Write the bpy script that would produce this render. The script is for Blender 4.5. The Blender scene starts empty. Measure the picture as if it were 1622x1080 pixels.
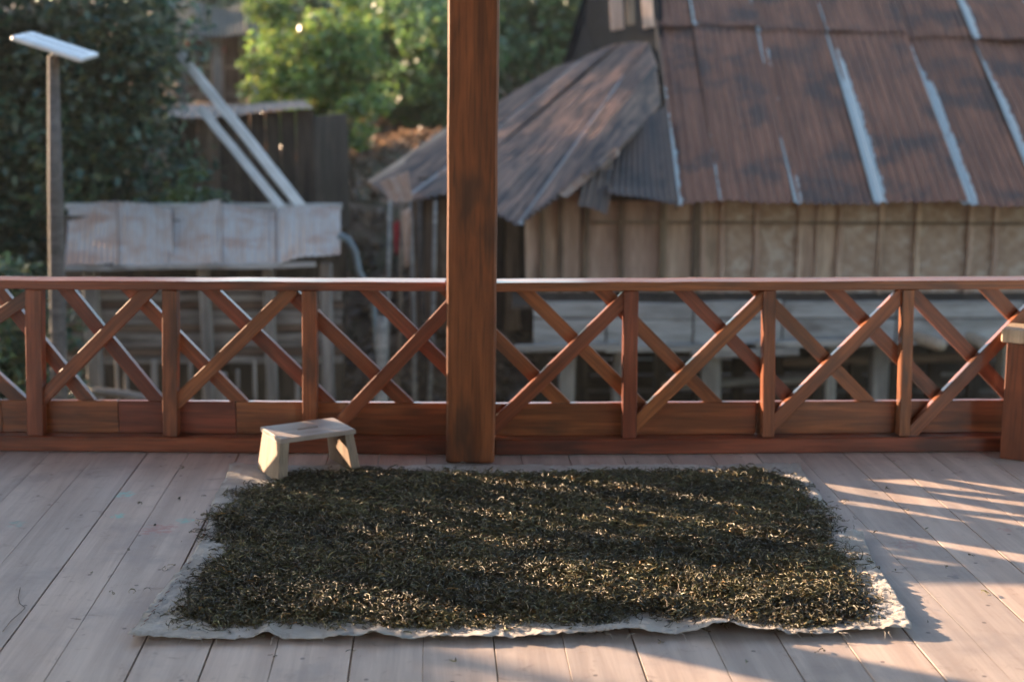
import bpy, math, random, zlib
import numpy as np
from mathutils import Vector, Matrix

random.seed(7)
RNG = np.random.default_rng(11)
scn = bpy.context.scene
col = scn.collection
R = math.radians

# ------------------------------------------------------------------ camera
CAM_H, FPX, PITCH = 1.73, 2253.0, 10.805
cam_d = bpy.data.cameras.new('camera')
cam_d.sensor_width = 36.0
cam_d.lens = 50.0
cam_d.clip_start = 0.05
cam_d.clip_end = 500.0
cam_d.dof.use_dof = True
cam_d.dof.focus_distance = 5.0
cam_d.dof.aperture_fstop = 1.7
cam = bpy.data.objects.new('camera', cam_d)
col.objects.link(cam)
cam.location = (0, 0, CAM_H)
cam.rotation_euler = (R(90 - PITCH), 0, 0)
scn.camera = cam

# ------------------------------------------------------------------ sky, sun, exposure
SUN_DIR = Vector((-0.872 * math.cos(R(13.0)), 0.489 * math.cos(R(13.0)), math.sin(R(13.0))))   # towards the sun
world = bpy.data.worlds.new('World')
scn.world = world
world.use_nodes = True
wn = world.node_tree
bg = wn.nodes['Background']
sky = wn.nodes.new('ShaderNodeTexSky')
sky.sky_type = 'NISHITA'
sky.sun_disc = False
sky.sun_elevation = R(13.0)
sky.sun_rotation = math.atan2(SUN_DIR.x, SUN_DIR.y)
sky.air_density = 1.0
sky.dust_density = 1.0
wn.links.new(sky.outputs[0], bg.inputs[0])
bg.inputs[1].default_value = 0.11
sun_d = bpy.data.lights.new('sun', 'SUN')
sun_d.energy = 5.0
sun_d.angle = R(0.55)
sun_d.color = (1.0, 0.70, 0.46)
sun = bpy.data.objects.new('sun', sun_d)
col.objects.link(sun)
sun.location = SUN_DIR * 40
sun.rotation_euler = SUN_DIR.to_track_quat('Z', 'Y').to_euler()
scn.view_settings.view_transform = 'Standard'
scn.view_settings.look = 'None'
scn.view_settings.gamma = 1.0
scn.view_settings.use_curve_mapping = False
scn.view_settings.exposure = 2.35
scn.render.engine = 'CYCLES'
scn.cycles.use_denoising = True
scn.cycles.max_bounces = 5
scn.cycles.diffuse_bounces = 3
scn.cycles.glossy_bounces = 2
scn.cycles.volume_bounces = 0
scn.cycles.caustics_reflective = False
scn.cycles.caustics_refractive = False
scn.cycles.adaptive_threshold = 0.02
scn.cycles.sample_clamp_indirect = 6.0

_c, _s = math.cos(R(PITCH)), math.sin(R(PITCH))


def AT(px, py, Y):
    """world point at depth Y that lies at that place of the 1622 x 1080 layout"""
    u, v = (px - 811) / FPX, (540 - py) / FPX
    d = Vector((u, _c + v * _s, -_s + v * _c))
    return Vector((0, 0, CAM_H)) + d * (Y / d.y)


def FLOOR(px, py, z=0.0):
    u, v = (px - 811) / FPX, (540 - py) / FPX
    d = Vector((u, _c + v * _s, -_s + v * _c))
    return Vector((0, 0, CAM_H)) + d * ((z - CAM_H) / d.z)


# ------------------------------------------------------------------ node helpers
class NT:
    def __init__(self, name):
        self.m = bpy.data.materials.new(name)
        self.m.use_nodes = True
        self.t = self.m.node_tree
        self.b = self.t.nodes['Principled BSDF']
        self.out = self.t.nodes['Material Output']

    def n(self, kind, **kw):
        nd = self.t.nodes.new('ShaderNode' + kind)
        for k, v in kw.items():
            if k.startswith('i_'):
                nd.inputs[k[2:].replace('_', ' ')].default_value = v
            else:
                setattr(nd, k, v)
        return nd

    def l(self, a, b):
        self.t.links.new(a, b)

    def val(self, sock, v):
        if hasattr(v, 'is_output'):
            self.l(v, sock)
        else:
            sock.default_value = v

    def math(self, op, a, b=0.0, clamp=False):
        nd = self.n('Math', operation=op, use_clamp=clamp)
        self.val(nd.inputs[0], a)
        self.val(nd.inputs[1], b)
        return nd.outputs[0]

    def mix(self, f, a, b, mode='MIX'):
        nd = self.n('Mix', data_type='RGBA', blend_type=mode)
        self.val(nd.inputs[0], f)
        self.val(nd.inputs[6], a if hasattr(a, 'is_output') else (*a, 1))
        self.val(nd.inputs[7], b if hasattr(b, 'is_output') else (*b, 1))
        return nd.outputs[2]

    def ramp(self, f, stops):
        nd = self.n('ValToRGB')
        e = nd.color_ramp.elements
        e[0].position, e[0].color = stops[0][0], (*stops[0][1], 1)
        e[1].position, e[1].color = stops[-1][0], (*stops[-1][1], 1)
        for p, c in stops[1:-1]:
            k = e.new(p)
            k.color = (*c, 1)
        self.l(f, nd.inputs[0])
        return nd.outputs[0]

    def step(self, f, a, b):
        nd = self.n('MapRange', interpolation_type='SMOOTHSTEP')
        self.val(nd.inputs[0], f)
        nd.inputs[1].default_value = a
        nd.inputs[2].default_value = b
        return nd.outputs[0]

    def coords(self, kind='Object', scale=(1, 1, 1), rnd=True):
        tc = self.n('TexCoord')
        mp = self.n('Mapping')
        mp.inputs['Scale'].default_value = scale
        src = tc.outputs[kind]
        if rnd:
            oi = self.n('ObjectInfo')
            mul = self.math('MULTIPLY', oi.outputs['Random'], 37.0)
            add = self.n('VectorMath', operation='ADD')
            self.l(src, add.inputs[0])
            self.l(mul, add.inputs[1])
            src = add.outputs[0]
        self.l(src, mp.inputs[0])
        return mp.outputs[0]

    def noise(self, vec, scale, detail=4.0, rough=0.55, dist=0.0):
        nd = self.n('TexNoise')
        nd.inputs['Scale'].default_value = scale
        nd.inputs['Detail'].default_value = detail
        nd.inputs['Roughness'].default_value = rough
        nd.inputs['Distortion'].default_value = dist
        if vec is not None:
            self.l(vec, nd.inputs['Vector'])
        return nd.outputs[0]

    def bump(self, h, strength, dist=0.01):
        nd = self.n('Bump')
        nd.inputs['Strength'].default_value = strength
        nd.inputs['Distance'].default_value = dist
        self.l(h, nd.inputs['Height'])
        self.l(nd.outputs[0], self.b.inputs['Normal'])

    def fin(self, color, rough, spec=0.5, metal=0.0, coat=0.0):
        self.val(self.b.inputs['Base Color'], color if hasattr(color, 'is_output') else (*color, 1))
        self.val(self.b.inputs['Roughness'], rough)
        self.val(self.b.inputs['Specular IOR Level'], spec)
        self.val(self.b.inputs['Metallic'], metal)
        self.val(self.b.inputs['Coat Weight'], coat)
        return self.m


def wood(name, dark, light, rough=0.5, spec=0.5, grain=16.0, stain=None, stain_amt=0.6, bump=0.25, coat=0.0, vary=0.28):
    k = NT(name)
    co = k.coords('Object', (1.1, grain, grain))
    g1 = k.noise(co, 1.3, 6, 0.62, 0.6)
    g2 = k.noise(k.coords('Object', (4, 90, 90)), 1.0, 3, 0.6)
    big = k.noise(k.coords('Object', (1.6, 5, 5)), 1.2, 3, 0.5)
    c = k.mix(k.step(g1, 0.3, 0.72), dark, light)
    c = k.mix(k.math('MULTIPLY', k.step(g2, 0.42, 0.72), 0.55), c, tuple(x * 0.5 for x in dark))
    if stain is not None:
        c = k.mix(k.math('MULTIPLY', k.step(big, 0.56, 0.70), stain_amt), c, stain)
    oi = k.n('ObjectInfo')
    hv = k.n('HueSaturation')
    k.l(c, hv.inputs['Color'])
    k.l(k.math('ADD', k.math('MULTIPLY', oi.outputs['Random'], vary), 1 - vary / 2), hv.inputs['Value'])
    k.l(k.math('ADD', k.math('MULTIPLY', oi.outputs['Random'], 0.02), 0.49), hv.inputs['Hue'])
    hgt = k.math('ADD', k.math('MULTIPLY', g1, 0.6), k.math('MULTIPLY', g2, 0.4))
    k.bump(hgt, bump, 0.004)
    r = k.math('ADD', k.math('MULTIPLY', g1, 0.25), rough - 0.12)
    k.b.inputs['Coat Roughness'].default_value = 0.16
    return k.fin(hv.outputs[0], r, spec, 0, coat)


M = {}
M['rail'] = wood('red_brown_timber', (0.115, 0.029, 0.011), (0.295, 0.080, 0.029), 0.45, 0.5, 13, (0.038, 0.015, 0.010), 0.75, 0.4, 0.7)
M['post'] = wood('post_timber', (0.085, 0.020, 0.008), (0.225, 0.058, 0.022), 0.5, 0.45, 7, (0.030, 0.012, 0.008), 0.75, 0.35, 0.1)
M['pale'] = wood('pale_sawn_timber', (0.20, 0.148, 0.11), (0.33, 0.25, 0.185), 0.6, 0.35, 12, (0.2, 0.14, 0.1), 0.5, 0.3)
M['new_wood'] = wood('fresh_pale_timber', (0.44, 0.34, 0.24), (0.60, 0.48, 0.35), 0.55, 0.4, 12)
M['stool_seat'] = wood('weathered_seat_timber', (0.22, 0.175, 0.155), (0.37, 0.31, 0.275), 0.5, 0.45, 12, (0.12, 0.085, 0.07), 0.85, 0.4)
M['grey_wood'] = wood('weathered_grey_timber', (0.13, 0.115, 0.105), (0.30, 0.27, 0.245), 0.75, 0.3, 10, (0.07, 0.06, 0.055), 0.6, 0.4)
M['lamp_pole'] = wood('grey_brown_pole', (0.085, 0.078, 0.074), (0.18, 0.165, 0.155), 0.8, 0.25, 8)
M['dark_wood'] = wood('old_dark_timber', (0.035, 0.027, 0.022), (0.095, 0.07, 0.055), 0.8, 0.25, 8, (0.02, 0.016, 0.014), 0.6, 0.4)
M['brown_wood'] = wood('brown_weathered_timber', (0.10, 0.068, 0.048), (0.22, 0.155, 0.11), 0.75, 0.3, 9, (0.05, 0.036, 0.028), 0.6, 0.4)
M['tan_wood'] = wood('tan_bamboo_board', (0.33, 0.215, 0.16), (0.54, 0.39, 0.30), 0.7, 0.3, 10, (0.10, 0.07, 0.05), 0.5, 0.4)
M['blue_grey'] = wood('blue_grey_board', (0.22, 0.205, 0.195), (0.40, 0.385, 0.375), 0.7, 0.3, 6, (0.13, 0.11, 0.10), 0.8, 0.3)
M['white_pole'] = wood('pale_grey_pole', (0.36, 0.35, 0.34), (0.58, 0.57, 0.56), 0.6, 0.35, 8, (0.22, 0.2, 0.19), 0.4, 0.3)


def deck_material():
    k = NT('worn_deck_plank')
    co = k.coords('Object', (0.9, 13, 13))
    g = k.noise(co, 1.2, 6, 0.6, 0.5)
    fine = k.noise(k.coords('Object', (5, 110, 110)), 1.0, 3, 0.6)
    geo = k.n('NewGeometry')
    blot = k.noise(geo.outputs['Position'], 2.6, 5, 0.62)
    scuff = k.noise(geo.outputs['Position'], 11.0, 6, 0.7, 0.8)
    c = k.mix(k.step(g, 0.28, 0.75), (0.39, 0.305, 0.258), (0.555, 0.45, 0.385))
    c = k.mix(k.math('MULTIPLY', k.step(fine, 0.45, 0.8), 0.25), c, (0.30, 0.22, 0.19))
    c = k.mix(k.math('MULTIPLY', k.step(blot, 0.50, 0.68), 0.6), c, (0.31, 0.255, 0.235))
    c = k.mix(k.math('MULTIPLY', k.step(scuff, 0.58, 0.70), 0.55), c, (0.235, 0.185, 0.165))
    # dark nail heads and small dried drops
    vo = k.n('TexVoronoi', feature='F1', voronoi_dimensions='2D')
    vo.inputs['Scale'].default_value = 3.4
    k.l(geo.outputs['Position'], vo.inputs['Vector'])
    dots = k.step(vo.outputs['Distance'], 0.030, 0.018)
    c = k.mix(k.math('MULTIPLY', dots, 0.75), c, (0.10, 0.075, 0.07))
    # spilled paint: shape of its own, breaks up with noise
    brk = k.noise(geo.outputs['Position'], 34.0, 4, 0.6, 0.4)
    for (px, py, rad, cc, amt) in ((200, 783, 0.10, (0.22, 0.48, 0.44), 0.75), (188, 816, 0.07, (0.2, 0.5, 0.45), 0.75),
                                   (292, 824, 0.08, (0.2, 0.5, 0.45), 0.7), (252, 838, 0.17, (0.42, 0.17, 0.15), 0.55),
                                   (25, 830, 0.09, (0.22, 0.45, 0.42), 0.5), (1352, 862, 0.10, (0.35, 0.16, 0.14), 0.6),
                                   (1440, 862, 0.12, (0.36, 0.18, 0.16), 0.5), (1510, 912, 0.06, (0.2, 0.17, 0.18), 0.7),
                                   (1430, 898, 0.05, (0.2, 0.17, 0.18), 0.6), (1590, 838, 0.06, (0.42, 0.2, 0.16), 0.5)):
        p = FLOOR(px, py)
        d = k.n('VectorMath', operation='DISTANCE')
        k.l(geo.outputs['Position'], d.inputs[0])
        d.inputs[1].default_value = p
        near = k.step(d.outputs['Value'], rad, rad * 0.25)
        msk = k.step(k.math('MULTIPLY', near, brk), 0.42, 0.56)
        c = k.mix(k.math('MULTIPLY', msk, amt), c, cc)
    oi = k.n('ObjectInfo')
    hv = k.n('HueSaturation')
    k.l(c, hv.inputs['Color'])
    k.l(k.math('ADD', k.math('MULTIPLY', oi.outputs['Random'], 0.26), 0.86), hv.inputs['Value'])
    k.l(k.math('ADD', k.math('MULTIPLY', oi.outputs['Random'], 0.25), 0.85), hv.inputs['Saturation'])
    k.bump(k.math('ADD', k.math('MULTIPLY', g, 0.7), k.math('MULTIPLY', scuff, 0.5)), 0.3, 0.004)
    return k.fin(hv.outputs[0], k.math('ADD', k.math('MULTIPLY', scuff, 0.35), 0.32), 0.4)


M['deck'] = deck_material()


def tin_material(name, rust_a, rust_b, dark, bare, bare_amt=1.0, scale=1.0):
    """corrugated iron; the object's colour gives the width of the bare strips on its two edges and how far up they run"""
    k = NT(name)
    tc = k.n('TexCoord')
    oi = k.n('ObjectInfo')
    sep = k.n('SeparateXYZ')
    k.l(tc.outputs['UV'], sep.inputs[0])
    oc = k.n('SeparateColor')
    k.l(oi.outputs['Color'], oc.inputs[0])
    off = k.math('MULTIPLY', oi.outputs['Random'], 51.0)
    add = k.n('VectorMath', operation='ADD')
    k.l(tc.outputs['UV'], add.inputs[0])
    k.l(off, add.inputs[1])
    mp = k.n('Mapping')
    mp.inputs['Scale'].default_value = (6.0 * scale, 0.8 * scale, 1)
    k.l(add.outputs[0], mp.inputs[0])
    streak = k.noise(mp.outputs[0], 1.6, 5, 0.62, 0.3)
    blotch = k.noise(add.outputs[0], 1.9 * scale, 5, 0.6)
    c = k.mix(k.step(streak, 0.32, 0.68), rust_a, rust_b)
    c = k.mix(k.math('MULTIPLY', k.step(blotch, 0.48, 0.66), 0.85), c, dark)
    rag = k.noise(add.outputs[0], 7.0, 4, 0.6)
    edge = k.math('ADD', k.math('MULTIPLY', k.math('SUBTRACT', blotch, 0.5), 0.10), k.math('MULTIPLY', k.math('SUBTRACT', rag, 0.5), 0.10))
    up = k.step(k.math('ADD', sep.outputs[1], k.math('MULTIPLY', edge, 2.0)), 0.0, 1.0)
    u = sep.outputs[0]
    top = k.math('SUBTRACT', oc.outputs[2], k.math('DIVIDE', sep.outputs[1], 4.0))
    taper = k.math('MULTIPLY', k.math('MULTIPLY', top, 3.0, True), 1.0)
    wl = k.math('ADD', k.math('MULTIPLY', k.math('MULTIPLY', oc.outputs[0], taper), 1.0), edge)
    wl = k.math('MULTIPLY', wl, k.math('GREATER_THAN', oc.outputs[0], 0.01))
    left = k.math('LESS_THAN', u, k.math('MULTIPLY', wl, k.math('GREATER_THAN', top, 0.0)))
    left = k.math('MULTIPLY', left, k.math('GREATER_THAN', oc.outputs[0], 0.01))
    thin = k.noise(mp.outputs[0], 5.0, 3, 0.6)
    left = k.math('MULTIPLY', left, k.step(thin, 0.25, 0.4))
    c = k.mix(k.math('MULTIPLY', left, bare_amt), c, bare)
    rgh = k.math('SUBTRACT', 0.72, k.math('MULTIPLY', left, 0.28))
    k.bump(k.noise(add.outputs[0], 60, 3), 0.15, 0.003)
    return k.fin(c, rgh, 0.4, k.math('MULTIPLY', left, 0.3))


M['rust'] = tin_material('rusted_corrugated_iron', (0.120, 0.055, 0.036), (0.200, 0.090, 0.056), (0.050, 0.038, 0.036), (0.36, 0.385, 0.38))
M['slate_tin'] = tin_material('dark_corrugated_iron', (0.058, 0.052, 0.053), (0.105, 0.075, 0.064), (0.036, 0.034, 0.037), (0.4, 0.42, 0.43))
M['streak_tin'] = tin_material('streaked_corrugated_iron', (0.085, 0.072, 0.068), (0.27, 0.175, 0.135), (0.060, 0.056, 0.058), (0.34, 0.33, 0.32), 1.0, 1.3)  # rust streaks, the warm ones also painting sun streaks across the fan roof
M['grey_tin'] = tin_material('galvanised_corrugated_iron', (0.32, 0.225, 0.175), (0.35, 0.305, 0.275), (0.27, 0.15, 0.105), (0.34, 0.35, 0.355))


def weave_material():
    k = NT('woven_bamboo_panel')
    tc = k.n('TexCoord')
    mp = k.n('Mapping')
    k.l(tc.outputs['Object'], mp.inputs[0])
    br = k.n('TexChecker')
    br.inputs['Scale'].default_value = 9.0
    wob = k.n('TexNoise')
    wob.inputs['Scale'].default_value = 3.0
    k.l(mp.outputs[0], wob.inputs['Vector'])
    vm = k.n('VectorMath', operation='MULTIPLY_ADD')
    k.l(wob.outputs['Color'], vm.inputs[0])
    vm.inputs[1].default_value = (0.3, 0.3, 0.3)
    k.l(mp.outputs[0], vm.inputs[2])
    k.l(vm.outputs[0], br.inputs['Vector'])
    mp.inputs['Scale'].default_value = (1.5, 1.0, 0.01)
    nz = k.noise(k.coords('Object', (1, 1, 1)), 7.0, 3, 0.6)
    wv = k.n('TexWave', wave_type='BANDS', bands_direction='X')
    wv.inputs['Scale'].default_value = 14.0
    wv.inputs['Distortion'].default_value = 1.5
    k.l(mp.outputs[0], wv.inputs['Vector'])
    wx = k.n('TexWave', wave_type='BANDS', bands_direction='Y')
    wx.inputs['Scale'].default_value = 14.0
    wx.inputs['Distortion'].default_value = 1.5
    k.l(mp.outputs[0], wx.inputs['Vector'])
    lines = k.n('Mix', data_type='FLOAT')
    k.l(br.outputs['Fac'], lines.inputs[0])
    k.l(wv.outputs['Fac'], lines.inputs[2])
    k.l(wx.outputs['Fac'], lines.inputs[3])
    c = k.mix(br.outputs['Fac'], (0.42, 0.29, 0.215), (0.48, 0.345, 0.26))
    c = k.mix(k.step(nz, 0.48, 0.66), c, (0.58, 0.47, 0.39))
    c = k.mix(k.math('MULTIPLY', k.step(lines.outputs[0], 0.5, 0.15), 0.6), c, (0.11, 0.075, 0.055))
    k.bump(lines.outputs[0], 0.5, 0.01)
    return k.fin(c, 0.65, 0.3)


M['weave'] = weave_material()


def plain(name, c, rough=0.7, spec=0.4, metal=0.0, var=0.25, scale=6.0):
    k = NT(name)
    nz = k.noise(k.coords('Object'), scale, 4, 0.6)
    cc = k.mix(k.step(nz, 0.3, 0.7), tuple(x * (1 - var) for x in c), tuple(min(1, x * (1 + var)) for x in c))
    return k.fin(cc, rough, spec, metal)


M['dark_void'] = plain('black_gable_shade', (0.012, 0.013, 0.016), 0.9, 0.1)  # flat black standing for the shade inside the open gable
M['lamp_panel'] = plain('lamp_panel_glass', (0.42, 0.44, 0.46), 0.35, 0.5, 0.0, 0.1)
M['lamp_frame'] = plain('aluminium_frame', (0.62, 0.63, 0.64), 0.4, 0.5, 0.3, 0.1)
M['red_cloth'] = plain('red_cloth', (0.26, 0.03, 0.035), 0.8, 0.2)
M['blue_pipe'] = plain('blue_grey_pipe', (0.12, 0.15, 0.17), 0.5, 0.4)
M['black_thread'] = plain('black_thread', (0.02, 0.02, 0.02), 0.7, 0.2)
M['thatch'] = wood('grey_thatch', (0.12, 0.115, 0.10), (0.22, 0.21, 0.18), 0.9, 0.1, 12)


def sack_material():
    k = NT('woven_plastic_sack')
    geo = k.n('NewGeometry')
    tc = k.n('TexCoord')
    n1 = k.noise(geo.outputs['Position'], 5.0, 5, 0.6)
    n2 = k.noise(geo.outputs['Position'], 1.7, 3, 0.5)
    c = k.mix(k.step(n1, 0.35, 0.7), (0.50, 0.455, 0.415), (0.70, 0.66, 0.62))
    c = k.mix(k.math('MULTIPLY', k.step(n2, 0.55, 0.68), 0.7), c, (0.40, 0.49, 0.52))
    wv = k.n('TexWave', wave_type='BANDS', bands_direction='X')
    wv.inputs['Scale'].default_value = 110.0
    k.l(geo.outputs['Position'], wv.inputs['Vector'])
    wy = k.n('TexWave', wave_type='BANDS', bands_direction='Y')
    wy.inputs['Scale'].default_value = 110.0
    k.l(geo.outputs['Position'], wy.inputs['Vector'])
    crease = k.noise(geo.outputs['Position'], 16.0, 5, 0.7, 1.2)
    h = k.math('ADD', k.math('MULTIPLY', k.math('ADD', wv.outputs['Fac'], wy.outputs['Fac']), 0.12), crease)
    dirt = k.noise(geo.outputs['Position'], 9.0, 6, 0.7, 0.5)
    c = k.mix(k.math('MULTIPLY', k.step(dirt, 0.52, 0.72), 0.5), c, (0.30, 0.24, 0.19))
    k.bump(h, 0.9, 0.016)
    return k.fin(c, 0.5, 0.4)


M['sack'] = sack_material()
M['seam'] = plain('red_brown_stitching', (0.22, 0.09, 0.06), 0.8, 0.2)


def tea_material():
    k = NT('withered_tea_leaf')
    at = k.n('Attribute', attribute_name='tone')
    k.l(at.outputs['Color'], k.b.inputs['Base Color'])
    k.b.inputs['Roughness'].default_value = 0.46
    k.b.inputs['Specular IOR Level'].default_value = 0.5
    return k.m


M['tea'] = tea_material()
M['tea_bed'] = plain('packed_tea_bed', (0.036, 0.032, 0.018), 0.9, 0.1, 0, 0.5, 60)


def leaf_material(name, trans, rough):
    k = NT(name)
    at = k.n('Attribute', attribute_name='tone')
    k.l(at.outputs['Color'], k.b.inputs['Base Color'])
    k.b.inputs['Roughness'].default_value = rough
    k.b.inputs['Specular IOR Level'].default_value = 0.5
    tr = k.n('BsdfTranslucent')
    hv = k.n('HueSaturation', i_Saturation=1.1, i_Value=1.5)
    k.l(at.outputs['Color'], hv.inputs['Color'])
    k.l(hv.outputs[0], tr.inputs['Color'])
    ms = k.n('MixShader')
    ms.inputs[0].default_value = trans
    k.l(k.b.outputs[0], ms.inputs[1])
    k.l(tr.outputs[0], ms.inputs[2])
    k.l(ms.outputs[0], k.out.inputs[0])
    return k.m


M['leaf'] = leaf_material('green_foliage', 0.35, 0.30)
M['gloss_leaf'] = leaf_material('glossy_sunlit_foliage', 0.4, 0.16)
M['bark'] = wood('tree_bark', (0.06, 0.045, 0.035), (0.14, 0.11, 0.085), 0.9, 0.2, 5, (0.04, 0.03, 0.025), 0.5, 0.8)


def ground_material():
    k = NT('earth_with_leaf_litter')
    geo = k.n('NewGeometry')
    n1 = k.noise(geo.outputs['Position'], 0.5, 5, 0.6)
    n2 = k.noise(geo.outputs['Position'], 7.0, 5, 0.65)
    c = k.mix(k.step(n2, 0.35, 0.7), (0.085, 0.056, 0.040), (0.20, 0.135, 0.095))
    c = k.mix(k.math('MULTIPLY', k.step(n1, 0.5, 0.62), 0.6), c, (0.075, 0.085, 0.045))
    k.bump(n2, 0.8, 0.06)
    return k.fin(c, 0.95, 0.15)


M['ground'] = ground_material()


# ------------------------------------------------------------------ object helpers
WORLD = {}


def link(name, data, Mw=None, parent=None):
    o = bpy.data.objects.new(name, data)
    col.objects.link(o)
    Mw = Mw if Mw is not None else Matrix.Identity(4)
    WORLD[o] = Mw
    if parent is not None:
        o.parent = parent
        o.matrix_basis = WORLD[parent].inverted() @ Mw
    else:
        o.matrix_basis = Mw
    return o


def tag(o, label=None, cat=None, group=None, kind=None):
    if label:
        o['label'] = label
    if cat:
        o['category'] = cat
    if group:
        o['group'] = group
    if kind:
        o['kind'] = kind
    return o


def thing(name, label, cat, loc, group=None):
    return tag(link(name, None, Matrix.Translation(Vector(loc))), label, cat, group)


def mesh_from(name, vs, fs, mat=None, smooth=False, uv=None):
    me = bpy.data.meshes.new(name)
    me.from_pydata([tuple(v) for v in vs], [], fs)
    if mat is not None:
        me.materials.append(mat)
    if smooth:
        me.polygons.foreach_set('use_smooth', [True] * len(me.polygons))
    if uv is not None:
        ul = me.uv_layers.new(name='UVMap')
        idx = np.empty(len(me.loops), dtype=np.int32)
        me.loops.foreach_get('vertex_index', idx)
        ul.data.foreach_set('uv', np.asarray(uv, dtype=np.float32)[idx].ravel())
    me.update()
    return me


def np_mesh(name, V, F, mat, tone=None, smooth=False):
    """V (n,3); F (m,k) all faces of k corners; tone: one colour per vertex"""
    me = bpy.data.meshes.new(name)
    n, m, kk = len(V), len(F), F.shape[1]
    me.vertices.add(n)
    me.vertices.foreach_set('co', V.astype(np.float32).ravel())
    me.loops.add(m * kk)
    me.loops.foreach_set('vertex_index', F.astype(np.int32).ravel())
    me.polygons.add(m)
    me.polygons.foreach_set('loop_start', np.arange(0, m * kk, kk, dtype=np.int32))
    if smooth:
        me.polygons.foreach_set('use_smooth', np.ones(m, dtype=bool))
    if tone is not None:
        ca = me.color_attributes.new('tone', 'FLOAT_COLOR', 'POINT')
        ca.data.foreach_set('color', np.c_[tone, np.ones(n)].astype(np.float32).ravel())
    me.materials.append(mat)
    me.update()
    me.validate()
    return me


def bar_mesh(L, w, t, ch=0.004, seg=1, wob=0.0, mat=None, taper=1.0):
    """a squared timber: length along x, width along y, thickness along z, chamfered"""
    c = min(ch, w * 0.3, t * 0.3)
    hw, ht = w / 2, t / 2
    prof = [(-hw, -ht + c), (-hw + c, -ht), (hw - c, -ht), (hw, -ht + c), (hw, ht - c), (hw - c, ht), (-hw + c, ht), (-hw, ht - c)]
    xs = [-L / 2, -L / 2 + c] + [-L / 2 + L * i / seg for i in range(1, seg)] + [L / 2 - c, L / 2]
    vs, fs = [], []
    for i, x in enumerate(xs):
        end = i in (0, len(xs) - 1)
        dy = random.uniform(-wob, wob) if not end else 0
        dz = random.uniform(-wob, wob) if not end else 0
        k = 1 + (taper - 1) * (x + L / 2) / L
        for (y, z) in prof:
            if end:
                y, z = y * (1 - c / hw), z * (1 - c / ht)
            vs.append((x, y * k + dy, z * k + dz))
    n = len(xs)
    for i in range(n - 1):
        for j in range(8):
            a, b = i * 8 + j, i * 8 + (j + 1) % 8
            fs.append((a, b, b + 8, a + 8))
    fs.append(tuple(range(7, -1, -1)))
    fs.append(tuple(range((n - 1) * 8, n * 8)))
    fs = [tuple(reversed(f)) for f in fs]
    return mesh_from('bar', vs, fs, mat)


def frame(p0, p1, normal):
    x = (p1 - p0).normalized()
    z = (Vector(normal) - x * x.dot(Vector(normal))).normalized()
    y = z.cross(x)
    m = Matrix((x, y, z)).transposed().to_4x4()
    m.translation = (p0 + p1) / 2
    return m


def beam(name, p0, p1, w, t, mat, parent=None, normal=(0, -1, 0), ch=0.004, seg=1, wob=0.0, taper=1.0):
    """timber from p0 to p1 (centre line); t is measured along normal"""
    p0, p1 = Vector(p0), Vector(p1)
    return link(name, bar_mesh((p1 - p0).length, w, t, ch, seg, wob, mat, taper), frame(p0, p1, normal), parent)


def tube_data(paths, sides=8):
    """paths: list of [(point, radius), ...] -> verts, faces"""
    vs, fs = [], []
    for path in paths:
        base = len(vs)
        for i, (p, r) in enumerate(path):
            a = Vector(path[max(0, i - 1)][0])
            b = Vector(path[min(len(path) - 1, i + 1)][0])
            d = (b - a).normalized()
            x = d.orthogonal().normalized() if abs(d.z) < 0.99 else Vector((1, 0, 0))
            if abs(d.z) < 0.99:
                x = Vector((0, 0, 1)).cross(d).normalized()
            y = d.cross(x)
            for k in range(sides):
                t = 2 * math.pi * k / sides
                vs.append(Vector(p) + (x * math.cos(t) + y * math.sin(t)) * r)
        for i in range(len(path) - 1):
            for k in range(sides):
                a = base + i * sides + k
                b = base + i * sides + (k + 1) % sides
                fs.append((a, b, b + sides, a + sides))
        fs.append(tuple(base + k for k in reversed(range(sides))))
        fs.append(tuple(base + (len(path) - 1) * sides + k for k in range(sides)))
    return vs, fs


def tube(name, paths, mat, parent=None, sides=8):
    vs, fs = tube_data(paths, sides)
    if parent is not None:
        off = WORLD[parent].translation
        vs = [v - off for v in vs]
        return link(name, mesh_from(name, vs, fs, mat, True), WORLD[parent].copy(), parent)
    return link(name, mesh_from(name, vs, fs, mat, True))


def corrugated(name, b0, b1, t0, t1, mat, parent, waves=11, amp=0.012, vseg=5, warp=0.008, color=(0, 0, 0, 1), lip=0.0, up=None):
    """a sheet of corrugated iron between a lower edge b0-b1 and an upper edge t0-t1"""
    b0, b1, t0, t1 = (Vector(p) for p in (b0, b1, t0, t1))
    nrm = (b1 - b0).cross(t0 - b0).normalized()
    if nrm.z < 0 and up is None:
        nrm = -nrm
    nu = waves * 6
    W_, L_ = (b1 - b0).length, ((t0 - b0).length + (t1 - b1).length) / 2
    ph = [random.uniform(0, 6.28) for _ in range(4)]
    org = b0
    vs, uv, fs = [], [], []
    for j in range(vseg + 1):
        v = j / vseg
        for i in range(nu + 1):
            u = i / nu
            p = b0.lerp(b1, u).lerp(t0.lerp(t1, u), v)
            h = amp * math.cos(2 * math.pi * waves * u) + warp * (math.sin(3.1 * u + ph[0]) + math.sin(4.3 * v + ph[1] + 2 * u))
            if j == 0:
                p = p + (b0 - t0).normalized() * (0.012 * math.sin(5 * u + ph[2]) + lip * math.sin(9 * u + ph[3]))
            vs.append(p + nrm * h - org)
            uv.append((u * W_, v * L_))
    for j in range(vseg):
        for i in range(nu):
            a = j * (nu + 1) + i
            fs.append((a, a + 1, a + nu + 2, a + nu + 1))
    o = link(name, mesh_from(name, vs, fs, mat, True, uv), Matrix.Translation(org), parent)
    o.color = color
    return o


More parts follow.
